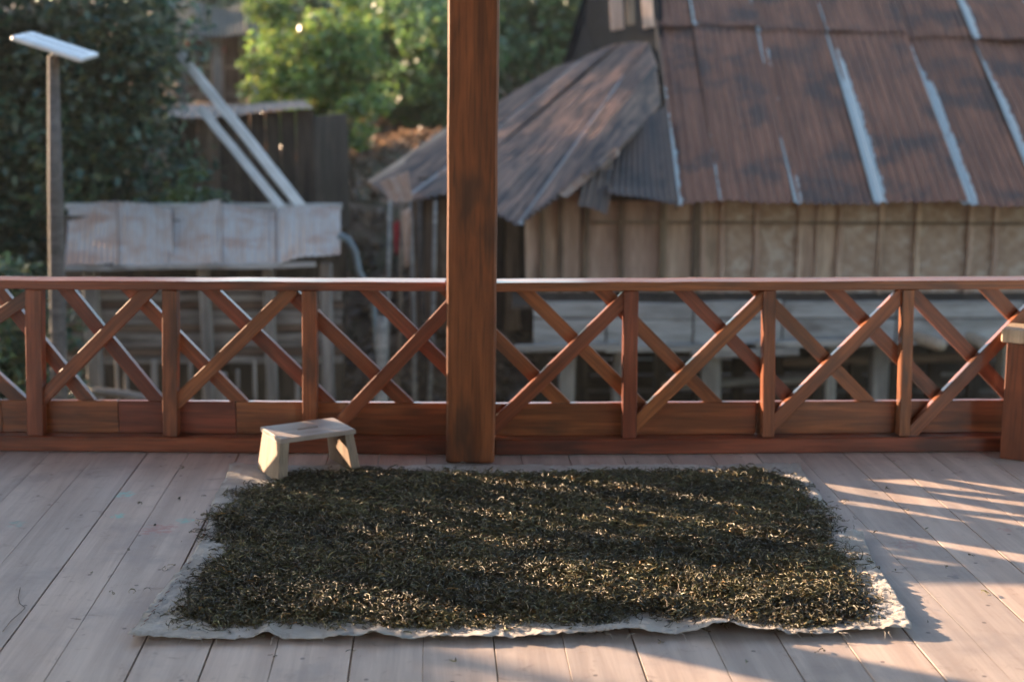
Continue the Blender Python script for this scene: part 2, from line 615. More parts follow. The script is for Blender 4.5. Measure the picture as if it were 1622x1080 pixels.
# ================================================================== THE DECK
deck = tag(link('deck_floor', None), 'raised veranda floor of pale worn planks', None, None, 'structure')
PD = Vector((-0.0549, 1.0, 0.0)).normalized()            # the way the planks run
seams = [-2.124, -1.902, -1.672, -1.482, -1.251, -1.038, -0.839, -0.608, -0.392, -0.176, 0.04, 0.257, 0.502, 0.712, 0.911, 1.121,
         1.309, 1.522, 1.704, 1.92, 2.159]
while seams[0] > -5.0:
    seams.insert(0, seams[0] - random.uniform(0.19, 0.23))
while seams[-1] < 4.6:
    seams.append(seams[-1] + random.uniform(0.19, 0.23))
YE = 6.281
for i in range(len(seams) - 1):
    a, b = seams[i], seams[i + 1]
    g0 = random.choice((0.0008, 0.001, 0.0015, 0.002, 0.004))
    g1 = random.choice((0.0008, 0.001, 0.0015, 0.002, 0.004))
    xm = (a + g0 + b - g1) / 2
    far = Vector((xm, YE, 0)) + PD * 0.17
    near = Vector((xm, YE, 0)) - PD * 8.6
    lift = random.uniform(-0.0015, 0.0)
    beam('plank', near + Vector((0, 0, -0.0125 + lift)), far + Vector((0, 0, -0.0125 + lift)), (b - g1 - a - g0) * 0.9995, 0.025, M['deck'], deck,
         (0, 0, 1), 0.0009, 24, 0.0006)
for k in range(5):
    beam('joist', (-5, 6.2 - k * 1.7, -0.105), (4.6, 6.2 - k * 1.7, -0.105), 0.07, 0.14, M['dark_wood'], deck, (0, 0, 1))
for x in (-4.6, -0.2, 4.2):
    for y in (6.2, 2.0, -1.8):
        beam('stilt', (x, y, -2.6), (x, y, -0.18), 0.16, 0.16, M['dark_wood'], deck)


# ================================================================== POSTS AND RAILINGS
def post(label, x, y, lean=0.0, zt=3.35):
    t = thing('veranda_post', label, 'post', (x, y, 0.0), 'posts of the veranda')
    beam('shaft', (x, y, 0.002), (x + lean * zt, y, zt), 0.217, 0.215, M['post'], t, (0, -1, 0), 0.009, 14, 0.0015)
    return t


PX, PY = -0.1875, 6.133 + 0.1075
post('thick square timber post in the middle of the picture, splitting the railing', PX, PY, 0.0125)
post('square timber post beyond the left edge that throws a shadow band over the floor', -3.29, 6.26)
post('square timber post beyond the right edge, at the end of the right railing', 2.98, 6.31)


def railing(label, A, B, bal, slashes, backs, ndir):
    """A, B: ends of the front face of the bottom beam at floor level. Bars are given by where they stand in the layout."""
    A, B = Vector(A), Vector(B)
    u = (B - A).normalized()
    n = Vector((u.y, -u.x, 0))                     # towards the camera
    if n.y > 0:
        n = -n
    t = thing('lattice_railing', label, 'railing', (A + B) / 2, 'railings along the front of the veranda')

    def pl(px, py, off):
        """point of the plane 'off' metres behind the front face"""
        q = A - n * off
        uu, vv = (px - 811) / FPX, (540 - py) / FPX
        d = Vector((uu, _c + vv * _s, -_s + vv * _c))
        o = Vector((0, 0, CAM_H))
        return o + d * ((q - o).dot(n) / d.dot(n))

    def run(off, z0, z1):
        a, b = A - n * off, B - n * off
        zc = (z0 + z1) / 2
        return Vector((a.x, a.y, zc)), Vector((b.x, b.y, zc))
    p, q = run(0.065, 0.0, 0.072)
    beam('bottom_rail', p + Vector((0, 0, .0015)), q + Vector((0, 0, .0015)), 0.071, 0.13, M['rail'], t, n, 0.005, 10, 0.0015)
    p, q = run(0.092, 0.074, 0.226)
    cut = [p] + [p.lerp(q, f) for f in sorted(bal['cuts'])] + [q]
    for i in range(len(cut) - 1):
        d = (cut[i + 1] - cut[i]).normalized() * 0.0012
        beam('kick_board', cut[i] + d, cut[i + 1] - d, 0.152, 0.032, M['rail'], t, n, 0.003, 6, 0.0008)
    p, q = run(0.062, 0.757, 0.797)
    beam('top_rail', p, q, 0.040, 0.134, M['rail'], t, n, 0.004, 16, 0.0016)
    for (xt, xb, w) in bal['posts']:
        a, b = pl(xb, 696, 0.008), pl(xt, 462, 0.008)
        a.z, b.z = 0.0745, 0.7555
        b = Vector((a.x + (b.x - a.x), a.y + (b.y - a.y), b.z))
        beam('baluster', a - n * 0.03, b - n * 0.03, w, 0.06, M['rail'], t, n, 0.004, 4, 0.001)
    for (x0, y0, x1, y1) in slashes:               # bars rising to the right, in front
        a, b = pl(x0, y0, 0.045), pl(x1, y1, 0.045)
        beam('brace', a, b, 0.062, 0.036, M['rail'], t, n, 0.003, 4, 0.001)
    for (x0, x1) in backs:                          # bars falling to the right, behind
        a, b = pl(x0, 458, 0.092), pl(x1, 640, 0.092)
        d = b - a
        a = a + d * ((0.7545 - a.z) / d.z)
        b = a + d * ((0.2285 - a.z) / d.z)
        L_ = (b - a).length
        # ends cut level so that they sit under the top rail and on the board
        x = (b - a).normalized()
        hw = 0.031 / abs(x.z)
        tt = 0.016
        vs = []
        for e in (a, b):
            for s1 in (-1, 1):
                for s2 in (-1, 1):
                    vs.append(e + u * (s1 * hw) + n * (s2 * tt))
        mid = (a + b) / 2
        Mw = frame(a, b, n)
        vs = [Mw.inverted() @ v for v in vs]
        fs = [(0, 1, 3, 2), (4, 6, 7, 5), (0, 4, 5, 1), (2, 3, 7, 6), (0, 2, 6, 4), (1, 5, 7, 3)]
        link('brace', mesh_from('brace', vs, fs, M['rail']), Mw, t)
    return t


railing('red-brown lattice railing left of the thick middle post', (-3.18, 6.368, 0), (-0.297, 6.283, 0),
        dict(cuts=(0.28, 0.47, 0.66, 0.78), posts=((52, 55, 0.075), (268, 269, 0.068), (489, 490, 0.066))),
        [(-118, 640, -8, 530), (-60, 540, 62, 459), (47, 652, 243, 453), (268, 649, 466, 456), (518, 692, 736, 460), (-330, 660, -130, 470)],
        [(-160, 40), (-4, 145), (106, 255), (207, 385), (333, 522), (455, 645), (583, 767), (-280, -90), (-400, -215)], -1)
railing('red-brown lattice railing right of the thick middle post', (-0.079, 6.272, 0), (2.87, 6.360, 0),
        dict(cuts=(0.2, 0.41, 0.63, 0.82), posts=((1000, 997, 0.066), (1220, 1217, 0.056), (1440, 1433, 0.052), (1660, 1650, 0.06))),
        [(768, 690, 1000, 463), (998, 679, 1213, 467), (1210, 683, 1431, 463), (1428, 699, 1656, 464)],
        [(708, 892), (829, 1012), (952, 1134), (1079, 1260), (1199, 1377), (1319, 1497), (1438, 1612), (1565, 1740)], -1)

railing('lattice railing beyond the left edge that chops the low sun into streaks', (-6.2, 6.40, 0), (-3.40, 6.37, 0),
        dict(cuts=(0.3, 0.6), posts=((-430, -425, 0.068), (-650, -645, 0.068), (-870, -865, 0.068), (-1090, -1085, 0.07))),
        [(-640, 660, -440, 470), (-860, 660, -660, 470), (-1080, 660, -880, 470), (-1300, 660, -1100, 470), (-420, 660, -345, 580)],
        [(-400 - 122 * i, -217 - 122 * i) for i in range(8)], -1)

# short pale-capped post at the right edge
t = thing('short_newel', 'short dark post with a pale wooden cap at the right edge of the floor', 'post', (2.36, 6.28, 0))
beam('shaft', (2.295, 6.250, 0.0015), (2.295, 6.250, 0.535), 0.13, 0.13, M['post'], t, (-0.5, -0.86, 0), 0.004, 4, 0.001)
beam('cap', (2.295, 6.250, 0.537), (2.295, 6.250, 0.60), 0.175, 0.175, M['new_wood'], t, (-0.5, -0.86, 0), 0.006)

# ================================================================== VERANDA ROOF (overhead, out of the frame)
vr = tag(link('veranda_roof', None, Matrix.Translation((0, 6.2, 3.35))), 'roof over the veranda, above the frame', None, None, 'structure')
beam('wall_plate', (-5.2, 6.25, 3.42), (4.8, 6.25, 3.42), 0.14, 0.16, M['post'], vr, (0, 0, 1))
for k in range(12):
    x = -5.0 + k * 0.88
    beam('rafter', (x, 6.9, 3.42), (x, -3.0, 5.2), 0.07, 0.1, M['post'], vr, (0, 0, 1))
for k in range(7):
    x0 = -5.3 + k * 1.45
    corrugated('roof_sheet', (x0, 7.0, 3.50), (x0 + 1.49, 7.0, 3.50), (x0, -3.0, 5.32), (x0 + 1.49, -3.0, 5.32), M['slate_tin'], vr, 12, 0.012, 3)

hw = tag(link('house_wall', None, Matrix.Translation((0, -2.35, 0))), 'unseen plank wall of the house behind the viewer, added to hold back sky light', None, None, 'structure')  # wall added out of view to cut the sky light on the railing fronts
for k in range(34):
    x = -5.0 + k * 0.285
    beam('wall_board', (x, -2.35, 0.0), (x, -2.35, 5.0), 0.28, 0.03, M['brown_wood'], hw, (0, 1, 0))

# ================================================================== GROUND
def terr(x, y):
    def sm(a, b, v):
        v = min(1, max(0, (v - a) / (b - a)))
        return v * v * (3 - 2 * v)
    k = sm(-1.0, 1.5, x)
    z = -2.4
    z += (1 - k) * 2.6 * sm(15.0, 20.0, y) + k * 2.6 * sm(22.5, 27.0, y)
    z += 0.9 * sm(20, 29, y) + 2.2 * sm(30, 60, y) + 5 * sm(60, 150, y)
    z += 0.10 * math.sin(1.3 * x + 0.7 * y) + 0.07 * math.sin(2.9 * x - 1.9 * y)
    return z


xs = np.r_[np.linspace(-160, -16, 24), np.linspace(-15, 15, 76), np.linspace(16, 160, 24)]
ys = np.r_[np.linspace(-80, 4, 18), np.linspace(5, 40, 88), np.linspace(42, 200, 40)]
gv = [(x, y, terr(x, y)) for y in ys for x in xs]
nx = len(xs)
gf = [(j * nx + i, j * nx + i + 1, (j + 1) * nx + i + 1, (j + 1) * nx + i) for j in range(len(ys) - 1) for i in range(nx - 1)]
tag(link('ground', mesh_from('ground', gv, gf, M['ground'], True)), 'brown earth slope covered in leaf litter', None, None, 'structure')


# ================================================================== TREES
def leaf_cloud(centers, radii, n, size, cols, flat=0.55, origin=Vector((0, 0, 0)), droop=0.3):
    """leaves scattered through clumps; returns verts, faces, tone"""
    centers = np.asarray(centers)
    radii = np.asarray(radii)
    w = radii[:, 0] ** 2
    pick = RNG.choice(len(centers), n, p=w / w.sum())
    d = RNG.normal(size=(n, 3))
    d /= np.linalg.norm(d, axis=1)[:, None]
    r = RNG.random(n) ** 0.45
    pos = centers[pick] + d * radii[pick] * r[:, None]
    ax = RNG.normal(size=(n, 3))
    ax[:, 2] = ax[:, 2] * 0.6 - droop
    ax /= np.linalg.norm(ax, axis=1)[:, None]
    nr = RNG.normal(size=(n, 3)) * flat + np.array([0, 0, 1.0]) + d * 0.5
    side = np.cross(ax, nr)
    side /= np.linalg.norm(side, axis=1)[:, None] + 1e-9
    up = np.cross(side, ax)
    s = size * RNG.uniform(0.6, 1.3, n)[:, None]
    v0 = pos - ax * s * 0.5
    v1 = pos + side * s * 0.24 + up * s * 0.06
    v2 = pos + ax * s * 0.5
    v3 = pos - side * s * 0.24 + up * s * 0.06
    V = np.stack([v0, v1, v2, v3], 1).reshape(-1, 3) - np.array(origin)
    b = np.arange(n)[:, None] * 4
    F = np.concatenate([b + np.array([0, 1, 2]), b + np.array([0, 2, 3])], 0)
    cols = np.asarray(cols)
    ci = RNG.integers(0, len(cols), n)
    clump = RNG.uniform(0.7, 1.25, len(centers))[pick]
    tone = cols[ci] * (clump * RNG.uniform(0.75, 1.25, n))[:, None]
    return V, F, np.repeat(tone, 4, 0)


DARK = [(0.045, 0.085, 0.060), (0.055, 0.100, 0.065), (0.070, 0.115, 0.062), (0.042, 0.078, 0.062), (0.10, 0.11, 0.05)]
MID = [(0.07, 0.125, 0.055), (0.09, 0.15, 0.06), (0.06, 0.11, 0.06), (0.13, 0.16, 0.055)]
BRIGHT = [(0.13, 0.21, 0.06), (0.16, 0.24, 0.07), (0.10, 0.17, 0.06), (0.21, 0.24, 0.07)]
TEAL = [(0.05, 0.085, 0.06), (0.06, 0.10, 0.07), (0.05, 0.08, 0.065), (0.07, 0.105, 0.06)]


def tree(name, label, base, crown, rad, clumps, n, size, cols, cr=0.9, trunk=0.16, cat='tree', group='trees beyond the veranda', droop=0.3, boxy=False):
    global RNG
    RNG = np.random.default_rng(zlib.crc32(name.encode() + str(base).encode()))
    random.seed(zlib.crc32(str(base).encode()))
    base, crown = Vector(base), Vector(crown)
    t = thing(name, label, cat, base, group)
    cs, rs = [], []
    while len(cs) < clumps:
        d = RNG.normal(size=3)
        d /= np.linalg.norm(d)
        q = d * np.array(rad) * RNG.random() ** 0.4 / (np.abs(d) ** 4).sum() ** 0.25 * (1.0 if boxy else (np.abs(d) ** 4).sum() ** 0.25)
        cs.append(np.array(crown) + q)
        k = cr * RNG.uniform(0.6, 1.25)
        rs.append((k, k, k * 0.65))
    V, F, tn = leaf_cloud(cs, rs, n, size, cols, origin=base, droop=droop)
    paths = []
    top = crown + Vector((0, 0, rad[2] * 0.55))
    spine = [base.lerp(top, f) + Vector((random.uniform(-.12, .12), random.uniform(-.12, .12), 0)) * (1 if 0 < f < 1 else 0) for f in (0, .2, .4, .6, .8, 1)]
    spine[0].z -= 0.15
    paths.append([(p, trunk * (1 - 0.85 * i / 5)) for i, p in enumerate(spine)])
    for c in random.sample(cs, min(10, len(cs))):
        c = Vector(c)
        f = random.randint(1, 4)
        s = spine[f]
        m = s.lerp(c, 0.5) + Vector((0, 0, 0.15))
        paths.append([(s, trunk * 0.4), (m, trunk * 0.25), (c, trunk * 0.08)])
    tube('trunk', paths, M['bark'], t, 7)
    link('crown', np_mesh('crown', V, F, M['gloss_leaf'] if cols is BRIGHT else M['leaf'], tn), WORLD[t].copy(), t)
    return t


def G(x, y):
    return (x, y, terr(x, y))


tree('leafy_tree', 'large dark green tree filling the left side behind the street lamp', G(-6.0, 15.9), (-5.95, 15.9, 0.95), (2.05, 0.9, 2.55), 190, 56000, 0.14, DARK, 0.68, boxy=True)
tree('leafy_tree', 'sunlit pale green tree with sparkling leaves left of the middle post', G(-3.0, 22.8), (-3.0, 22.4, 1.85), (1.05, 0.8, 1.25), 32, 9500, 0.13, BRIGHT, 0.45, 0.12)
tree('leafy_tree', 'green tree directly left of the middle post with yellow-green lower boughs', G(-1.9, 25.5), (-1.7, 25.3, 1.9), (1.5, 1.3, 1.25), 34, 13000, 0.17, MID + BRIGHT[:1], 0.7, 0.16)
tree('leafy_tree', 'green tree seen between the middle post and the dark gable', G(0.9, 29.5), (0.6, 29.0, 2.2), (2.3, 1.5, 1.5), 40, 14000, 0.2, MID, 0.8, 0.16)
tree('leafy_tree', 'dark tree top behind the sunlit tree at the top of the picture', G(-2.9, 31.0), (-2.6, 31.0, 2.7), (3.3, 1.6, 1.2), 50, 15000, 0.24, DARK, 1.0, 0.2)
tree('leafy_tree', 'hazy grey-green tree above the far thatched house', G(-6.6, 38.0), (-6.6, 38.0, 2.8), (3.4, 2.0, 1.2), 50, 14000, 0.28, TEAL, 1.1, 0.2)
tree('leafy_tree', 'tall unseen tree added out of the frame to the left to shade the right house', G(-11.5, 19.5), (-11.5, 19.5, 3.2), (3.3, 3.0, 5.0), 60, 13000, 0.24, DARK, 1.0, 0.25)  # unseen tree, added to block the sun from the right house
tree('leafy_tree', 'slender tall unseen tree added far out of the frame to the left to shade the gable', G(-15, 25.7), (-15, 25.7, 4.0), (1.2, 1.2, 4.2), 60, 14000, 0.26, DARK, 0.75, 0.2, boxy=True)  # unseen, added so that the gable stays out of the sun
tree('leafy_tree', 'low unseen tree added out of the frame to the left to shade the left part of the floor', G(-12.2, 8.2), (-12.2, 8.32, 1.6), (1.7, 1.7, 3.0), 150, 36000, 0.30, DARK, 0.75, 0.2, boxy=True)  # unseen, added to keep the low sun off the front left floor
tree('leafy_bush', 'tall dense unseen bush added out of the frame to the left to shade the left planks', G(-10.9, 10.2), (-10.7, 10.1, 0.45), (0.85, 0.85, 2.14), 240, 40000, 0.24, DARK, 0.32, 0.1, 'bush', 'bushes', boxy=True)  # unseen bush, its height shaped to cut low sun on the left planks
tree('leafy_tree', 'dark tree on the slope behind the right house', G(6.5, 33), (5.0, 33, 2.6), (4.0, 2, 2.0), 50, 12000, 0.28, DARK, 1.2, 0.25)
tree('leafy_bush', 'broad unseen bush added far out of the frame to the left to shade the bank', G(-14.5, 27.2), (-14.5, 27.2, 2.1), (1.0, 1.0, 2.1), 60, 12000, 0.28, DARK, 0.6, 0.1, 'bush', 'bushes', boxy=True)  # unseen bush, added to throw shade on the brown bank
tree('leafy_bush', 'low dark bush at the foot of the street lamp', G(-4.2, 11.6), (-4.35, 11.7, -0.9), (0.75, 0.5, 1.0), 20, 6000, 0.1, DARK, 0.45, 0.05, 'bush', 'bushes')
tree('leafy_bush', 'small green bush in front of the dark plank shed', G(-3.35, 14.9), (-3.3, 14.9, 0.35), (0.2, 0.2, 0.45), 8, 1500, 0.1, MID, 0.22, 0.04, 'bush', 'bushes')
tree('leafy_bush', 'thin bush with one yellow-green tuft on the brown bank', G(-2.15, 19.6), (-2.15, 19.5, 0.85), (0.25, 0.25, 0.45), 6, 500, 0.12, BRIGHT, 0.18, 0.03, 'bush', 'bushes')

# leaf litter and dry scrub on the bank
n = 9000
lx = RNG.uniform(-6, 0.5, n)
ly = RNG.uniform(15.2, 27, n)
cen = np.array([(x, y, terr(x, y) + 0.03) for x, y in zip(lx, ly)])
V, F, tn = leaf_cloud(cen, np.full((n, 3), 0.06), 12000, 0.16, [(0.16, 0.10, 0.06), (0.22, 0.14, 0.09), (0.10, 0.07, 0.05), (0.20, 0.135, 0.095)])
tag(link('leaf_litter', np_mesh('leaf_litter', V, F, M['leaf'], tn)), 'dry brown leaf litter on the bank between the houses', 'leaf litter', None, 'stuff')

# ================================================================== STILT HOUSE ON THE RIGHT
HY = 13.3
ez = AT(1075, 322, HY).z
ex = AT(1075, 322, HY).x
sl = R(32.0)
UPS = Vector((0.012, math.cos(sl), math.sin(sl)))
house = thing('stilt_house', 'old stilt house with a rusty corrugated roof and woven bamboo walls on the right', 'house', (4.2, 15.5, -2.4))
sheet_px = [1075, 1140, 1258, 1385, 1522, 1650, 1780, 1905]
xs_ = [AT(p, 322, HY).x for p in sheet_px]
strip = [(0.035, 0, 0.5, 1), (0.02, 0, 0.3, 1), (0.065, 0, 0.95, 1), (0.13, 0, 0.86, 1), (0.17, 0, 0.84, 1), (0.08, 0, 0.75, 1), (0.1, 0, .5, 1)]
lapS = [3.12, 3.10, 3.06, 3.02, 2.98, 2.86, 2.8]
for i in range(7):
    b0 = Vector((xs_[i], HY, ez - 0.006 * i))
    b1 = Vector((xs_[i + 1] + 0.06, HY, ez - 0.006 * i))
    lift = Vector((0, 0, 0.022 * (i % 2)))
    s = lapS[i] + 0.12
    wv = max(5, round((b1.x - b0.x) / 0.085))
    corrugated('roof_sheet', b0 + lift, b1 + lift, b0 + UPS * s + lift, b1 + UPS * s + lift, M['rust'], house, wv, 0.013, 6, 0.012, strip[i], 0.004)
    up0 = Vector((0, 0, 0.035)) + lift
    st = [(0.0, 0, 0, 1), (0.06, 0, .25, 1), (0.035, 0, 0.9, 1), (0.03, 0, 0.3, 1), (0.0, 0, 0, 1), (0.08, 0, 0.7, 1), (0.1, 0, .7, 1)][i]
    corrugated('roof_sheet', b0 + UPS * lapS[i] + up0, b1 + UPS * lapS[i] + up0, b0 + UPS * 4.3 + up0, b1 + UPS * 4.3 + up0, M['rust'], house, wv, 0.013, 5, 0.014, st, 0.014)
ridge = Vector((xs_[0], HY, ez)) + UPS * 4.3
DNS = Vector((0, math.cos(sl), -math.sin(sl)))
for i in range(0, 7, 2):
    j = min(7, i + 2)
    a = Vector((xs_[i], ridge.y, ridge.z + 0.03))
    b = Vector((xs_[j] + 0.05, ridge.y, ridge.z + 0.03))
    corrugated('roof_sheet', a + DNS * 4.3, b + DNS * 4.3, a, b, M['rust'], house, 14, 0.011, 3, 0.01)
# open gable end, its inner shade painted as a black panel, with pale and barge boards
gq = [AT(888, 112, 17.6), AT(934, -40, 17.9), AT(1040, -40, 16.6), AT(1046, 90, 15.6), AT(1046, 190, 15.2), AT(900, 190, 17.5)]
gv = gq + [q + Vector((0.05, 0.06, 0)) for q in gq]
link('gable_dark_panel', mesh_from('gable_dark_panel', gv, [tuple(range(6)), tuple(range(11, 5, -1))] + [(q, (q + 1) % 6, (q + 1) % 6 + 6, q + 6) for q in range(6)], M['dark_void']), None, house)
beam('barge_board', Vector((xs_[0] - 0.01, HY + 0.05, ez - 0.03)), Vector((xs_[0] - 0.01, HY, ez - 0.03)) + UPS * 4.2, 0.10, 0.025, M['brown_wood'], house, (-1, 0, 0))
a, b = AT(978, 48, 15.9), AT(972, -60, 16.1)
beam('gable_board', a, b, 0.15, 0.02, M['tan_wood'], house, (-0.4, -1, 0))
a, b = AT(1000, 40, 15.7), AT(996, -60, 15.9)
beam('gable_board', a, b, 0.09, 0.02, M['brown_wood'], house, (-0.4, -1, 0))
a, b = AT(1028, 45, 15.2), AT(1020, -60, 15.6)
beam('gable_board', a, b, 0.12, 0.02, M['tan_wood'], house, (-0.4, -1, 0))

# fan of dark sheets closing the left end of the roof
Pb = [(582, 290, 15.6), (632, 322, 14.9), (708, 306, 14.4), (822, 357, 13.2), (884, 309, 13.05), (958, 262, 13.1)]
Qt = [(880, 112, 16.8), (930, 92, 16.5), (985, 70, 16.2), (1030, 72, 15.4), (1040, 105, 15.0), (1046, 165, 14.6)]
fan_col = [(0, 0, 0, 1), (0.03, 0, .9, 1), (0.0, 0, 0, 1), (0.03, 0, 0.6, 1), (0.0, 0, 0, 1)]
for i in range(5):
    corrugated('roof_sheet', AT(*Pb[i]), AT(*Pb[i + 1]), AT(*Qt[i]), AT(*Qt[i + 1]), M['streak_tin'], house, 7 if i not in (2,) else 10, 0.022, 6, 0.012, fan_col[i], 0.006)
a, b = AT(884, 318, 12.95), AT(962, 262, 13.05)
c_, d_ = AT(912, 340, 12.9), AT(975, 292, 13.0)
corrugated('roof_sheet', AT(888, 306, 12.95), AT(896, 315, 12.93), AT(975, 232, 13.4), AT(984, 243, 13.38), M['grey_tin'], house, 3, 0.01, 3, 0.004)
# slate-dark apron under the fan, facing the veranda
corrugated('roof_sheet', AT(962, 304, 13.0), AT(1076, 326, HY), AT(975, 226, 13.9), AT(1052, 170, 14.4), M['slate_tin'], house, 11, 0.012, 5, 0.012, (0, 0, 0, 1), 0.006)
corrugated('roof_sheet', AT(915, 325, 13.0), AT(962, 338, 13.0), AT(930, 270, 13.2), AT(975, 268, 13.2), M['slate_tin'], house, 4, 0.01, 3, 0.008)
# ragged bent flashing at the left tip
corrugated('roof_sheet', AT(620, 322, 14.7), AT(652, 318, 14.5), AT(605, 287, 14.8), AT(648, 270, 14.7), M['grey_tin'], house, 3, 0.012, 3, 0.02)
beam('barge_board', AT(586, 292, 15.55), AT(735, 192, 16.3), 0.09, 0.03, M['tan_wood'], house, (0, -1, 0.3))

# walls
WY = HY + 0.62
zt = AT(1200, 318, WY).z + 0.15
zb = AT(1200, 474, WY).z - 0.05
edges = [1112, 1143, 1198, 1266, 1294, 1330, 1394, 1452, 1533, 1575, 1640, 1720, 1800]
for i in range(len(edges) - 1):
    x0, x1 = AT(edges[i], 400, WY).x, AT(edges[i + 1], 400, WY).x
    narrow = (x1 - x0) < 0.26
    o = beam('wall_panel', ((x0 + x1) / 2, WY + 0.03, zb), ((x0 + x1) / 2, WY + 0.03 + random.uniform(-.02, .02), zt), (x1 - x0) - 0.012, 0.03, M['tan_wood'] if narrow else M['weave'], house, (0, -1, 0))
    beam('batten', (x0, WY - 0.015, zb), (x0 + random.uniform(-.015, .015), WY - 0.015, zt), 0.05, 0.04, M['tan_wood'], house, (0, -1, 0), 0.006, 4, 0.006)
for (px, w) in ((1020, 0.42), (1075, 0.26), (955, 0.40), (905, 0.2), (870, 0.17), (845, 0.14)):
    x0 = AT(px, 400, WY - 0.05).x
    beam('wall_board', (x0, WY + 0.05, zb), (x0 + random.uniform(-.02, .02), WY + 0.05, zt - 0.05), w, 0.025, M['tan_wood'], house, (0, -1, 0), 0.004, 4, 0.004)
for (px, w) in ((985, 0.05), (1047, 0.06), (1103, 0.07), (928, 0.05), (888, 0.04), (860, 0.05)):
    x0 = AT(px, 400, WY).x
    beam('batten', (x0, WY - 0.01, zb), (x0 + random.uniform(-.02, .02), WY - 0.01, zt - 0.05), w, 0.04, M['brown_wood'], house, (0, -1, 0), 0.006, 4, 0.008)
x0, x1 = AT(940, 352, WY).x, AT(1800, 352, WY).x
zz = AT(1200, 352, WY - 0.05).z
beam('wall_rail', (x0, WY - 0.045, zz), (x1, WY - 0.045, zz - 0.02), 0.025, 0.02, M['brown_wood'], house, (0, -1, 0))
beam('eave_plate', (xs_[0] - 0.9, WY - 0.1, zt - 0.1), (xs_[-1], WY - 0.1, zt - 0.1), 0.08, 0.08, M['dark_wood'], house, (0, -1, 0))
# side wall under the fan, and the dark room behind
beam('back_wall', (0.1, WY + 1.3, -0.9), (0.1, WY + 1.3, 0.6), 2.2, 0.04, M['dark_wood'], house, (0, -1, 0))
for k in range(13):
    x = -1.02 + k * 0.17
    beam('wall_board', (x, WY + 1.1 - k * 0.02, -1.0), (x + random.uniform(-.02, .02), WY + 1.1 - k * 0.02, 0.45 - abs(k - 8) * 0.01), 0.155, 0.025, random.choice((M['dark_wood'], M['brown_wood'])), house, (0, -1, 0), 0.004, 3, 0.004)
# platform edge: blue-grey boards
pz = [AT(1200, y, HY - 0.15).z for y in (478, 505, 546)]
segs = [(845, 960), (962, 1098), (1100, 1240), (1242, 1420), (1422, 1622), (1624, 1850)]
for (a, b) in segs:
    for (z1, z0) in ((pz[0], pz[1]), (pz[1], pz[2])):
        xa, xb = AT(a, 510, HY - 0.15).x, AT(b, 510, HY - 0.15).x
        beam('platform_board', (xa, HY - 0.13 + random.uniform(-.02, .02), (z0 + z1) / 2 + random.uniform(-.01, .01)), (xb - 0.008, HY - 0.13 + random.uniform(-.02, .02), (z0 + z1) / 2 + random.uniform(-.012, .012)), abs(z1 - z0) - 0.008, 0.03, M['blue_grey'], house, (0, -1, 0), 0.004, 4, 0.004)
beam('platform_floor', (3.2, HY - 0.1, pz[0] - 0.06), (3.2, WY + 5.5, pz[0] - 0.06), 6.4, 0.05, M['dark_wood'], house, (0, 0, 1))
for (px, py, L) in ((900, 552, 1.0), (1060, 553, 1.2), (1290, 545, 1.1), (1180, 560, 1.0)):
    p = AT(px, py, HY - 0.3)
    beam('floor_beam', p - Vector((L / 2, 0, 0)), p + Vector((L / 2, 0, 0.02)), 0.07, 0.07, M['grey_wood'], house, (0, -1, 0), 0.01, 3, 0.006)
for (px, w) in ((897, 0.16), (1128, 0.19), (1318, 0.10), (1392, 0.17), (975, 0.1), (1600, 0.18), (1710, 0.17), (770, 0.14)):
    p = AT(px, 560, HY + 0.25)
    beam('stilt', (p.x, p.y, -2.5), (p.x + random.uniform(-.03, .03), p.y, pz[2] + 0.05), w, w, M['grey_wood'], house, (0, -1, 0), 0.02, 4, 0.01)
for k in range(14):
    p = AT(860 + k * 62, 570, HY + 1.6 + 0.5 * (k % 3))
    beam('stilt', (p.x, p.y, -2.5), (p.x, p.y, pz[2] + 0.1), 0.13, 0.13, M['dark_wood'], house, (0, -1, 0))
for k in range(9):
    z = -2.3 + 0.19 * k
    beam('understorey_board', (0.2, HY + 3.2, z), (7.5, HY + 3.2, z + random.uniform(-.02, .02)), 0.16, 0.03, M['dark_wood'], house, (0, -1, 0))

# logs and sticks under the house
def log(label, p0, p1, r, mat, name='log', group='logs under the house', cat='log'):
    p0, p1 = Vector(p0), Vector(p1)
    m = p0.lerp(p1, 0.5) + Vector((random.uniform(-.02, .02), 0, random.uniform(-.02, .02)))
    return tag(tube(name, [[(p0, r * 0.85), (p0.lerp(p1, .1), r), (m, r * 1.03), (p0.lerp(p1, .9), r * .95), (p1, r * .8)]], mat, None, 9), label, cat, group)


log('pale round log under the blue-grey boards, nearer the tall baluster', AT(1452, 533, 13.0), AT(1492, 548, 12.6), 0.06, M['pale'])
log('pale round log under the blue-grey boards, nearer the pale-capped post', AT(1535, 533, 13.0), AT(1570, 556, 12.6), 0.06, M['pale'])
log('thin grey log lying along the ground under the right house', AT(1050, 612, 14.2), AT(1330, 600, 14.4), 0.045, M['grey_wood'])
log('brown log lying low behind the tall stilts of the right house', AT(1240, 575, 14.6), AT(1560, 566, 14.6), 0.05, M['brown_wood'])

# things under the left tip of the roof
t = thing('pole_bundle', 'bundle of leaning poles under the left tip of the dark roof', 'poles', AT(640, 470, 13.9))
for (x0, x1, w, mt) in ((618, 600, 0.05, 'grey_wood'), (636, 622, 0.045, 'brown_wood'), (650, 655, 0.05, 'grey_wood'), (664, 668, 0.07, 'dark_wood'), (690, 672, 0.05, 'grey_wood')):
    a, b = AT(x1, 640, 13.9), AT(x0, 318, 14.2)
    a.z = -2.4
    tube('pole', [[(a, w * .55), (a.lerp(b, .5) + Vector((.02, 0, 0)), w * .5), (b, w * .4)]], M[mt], t)


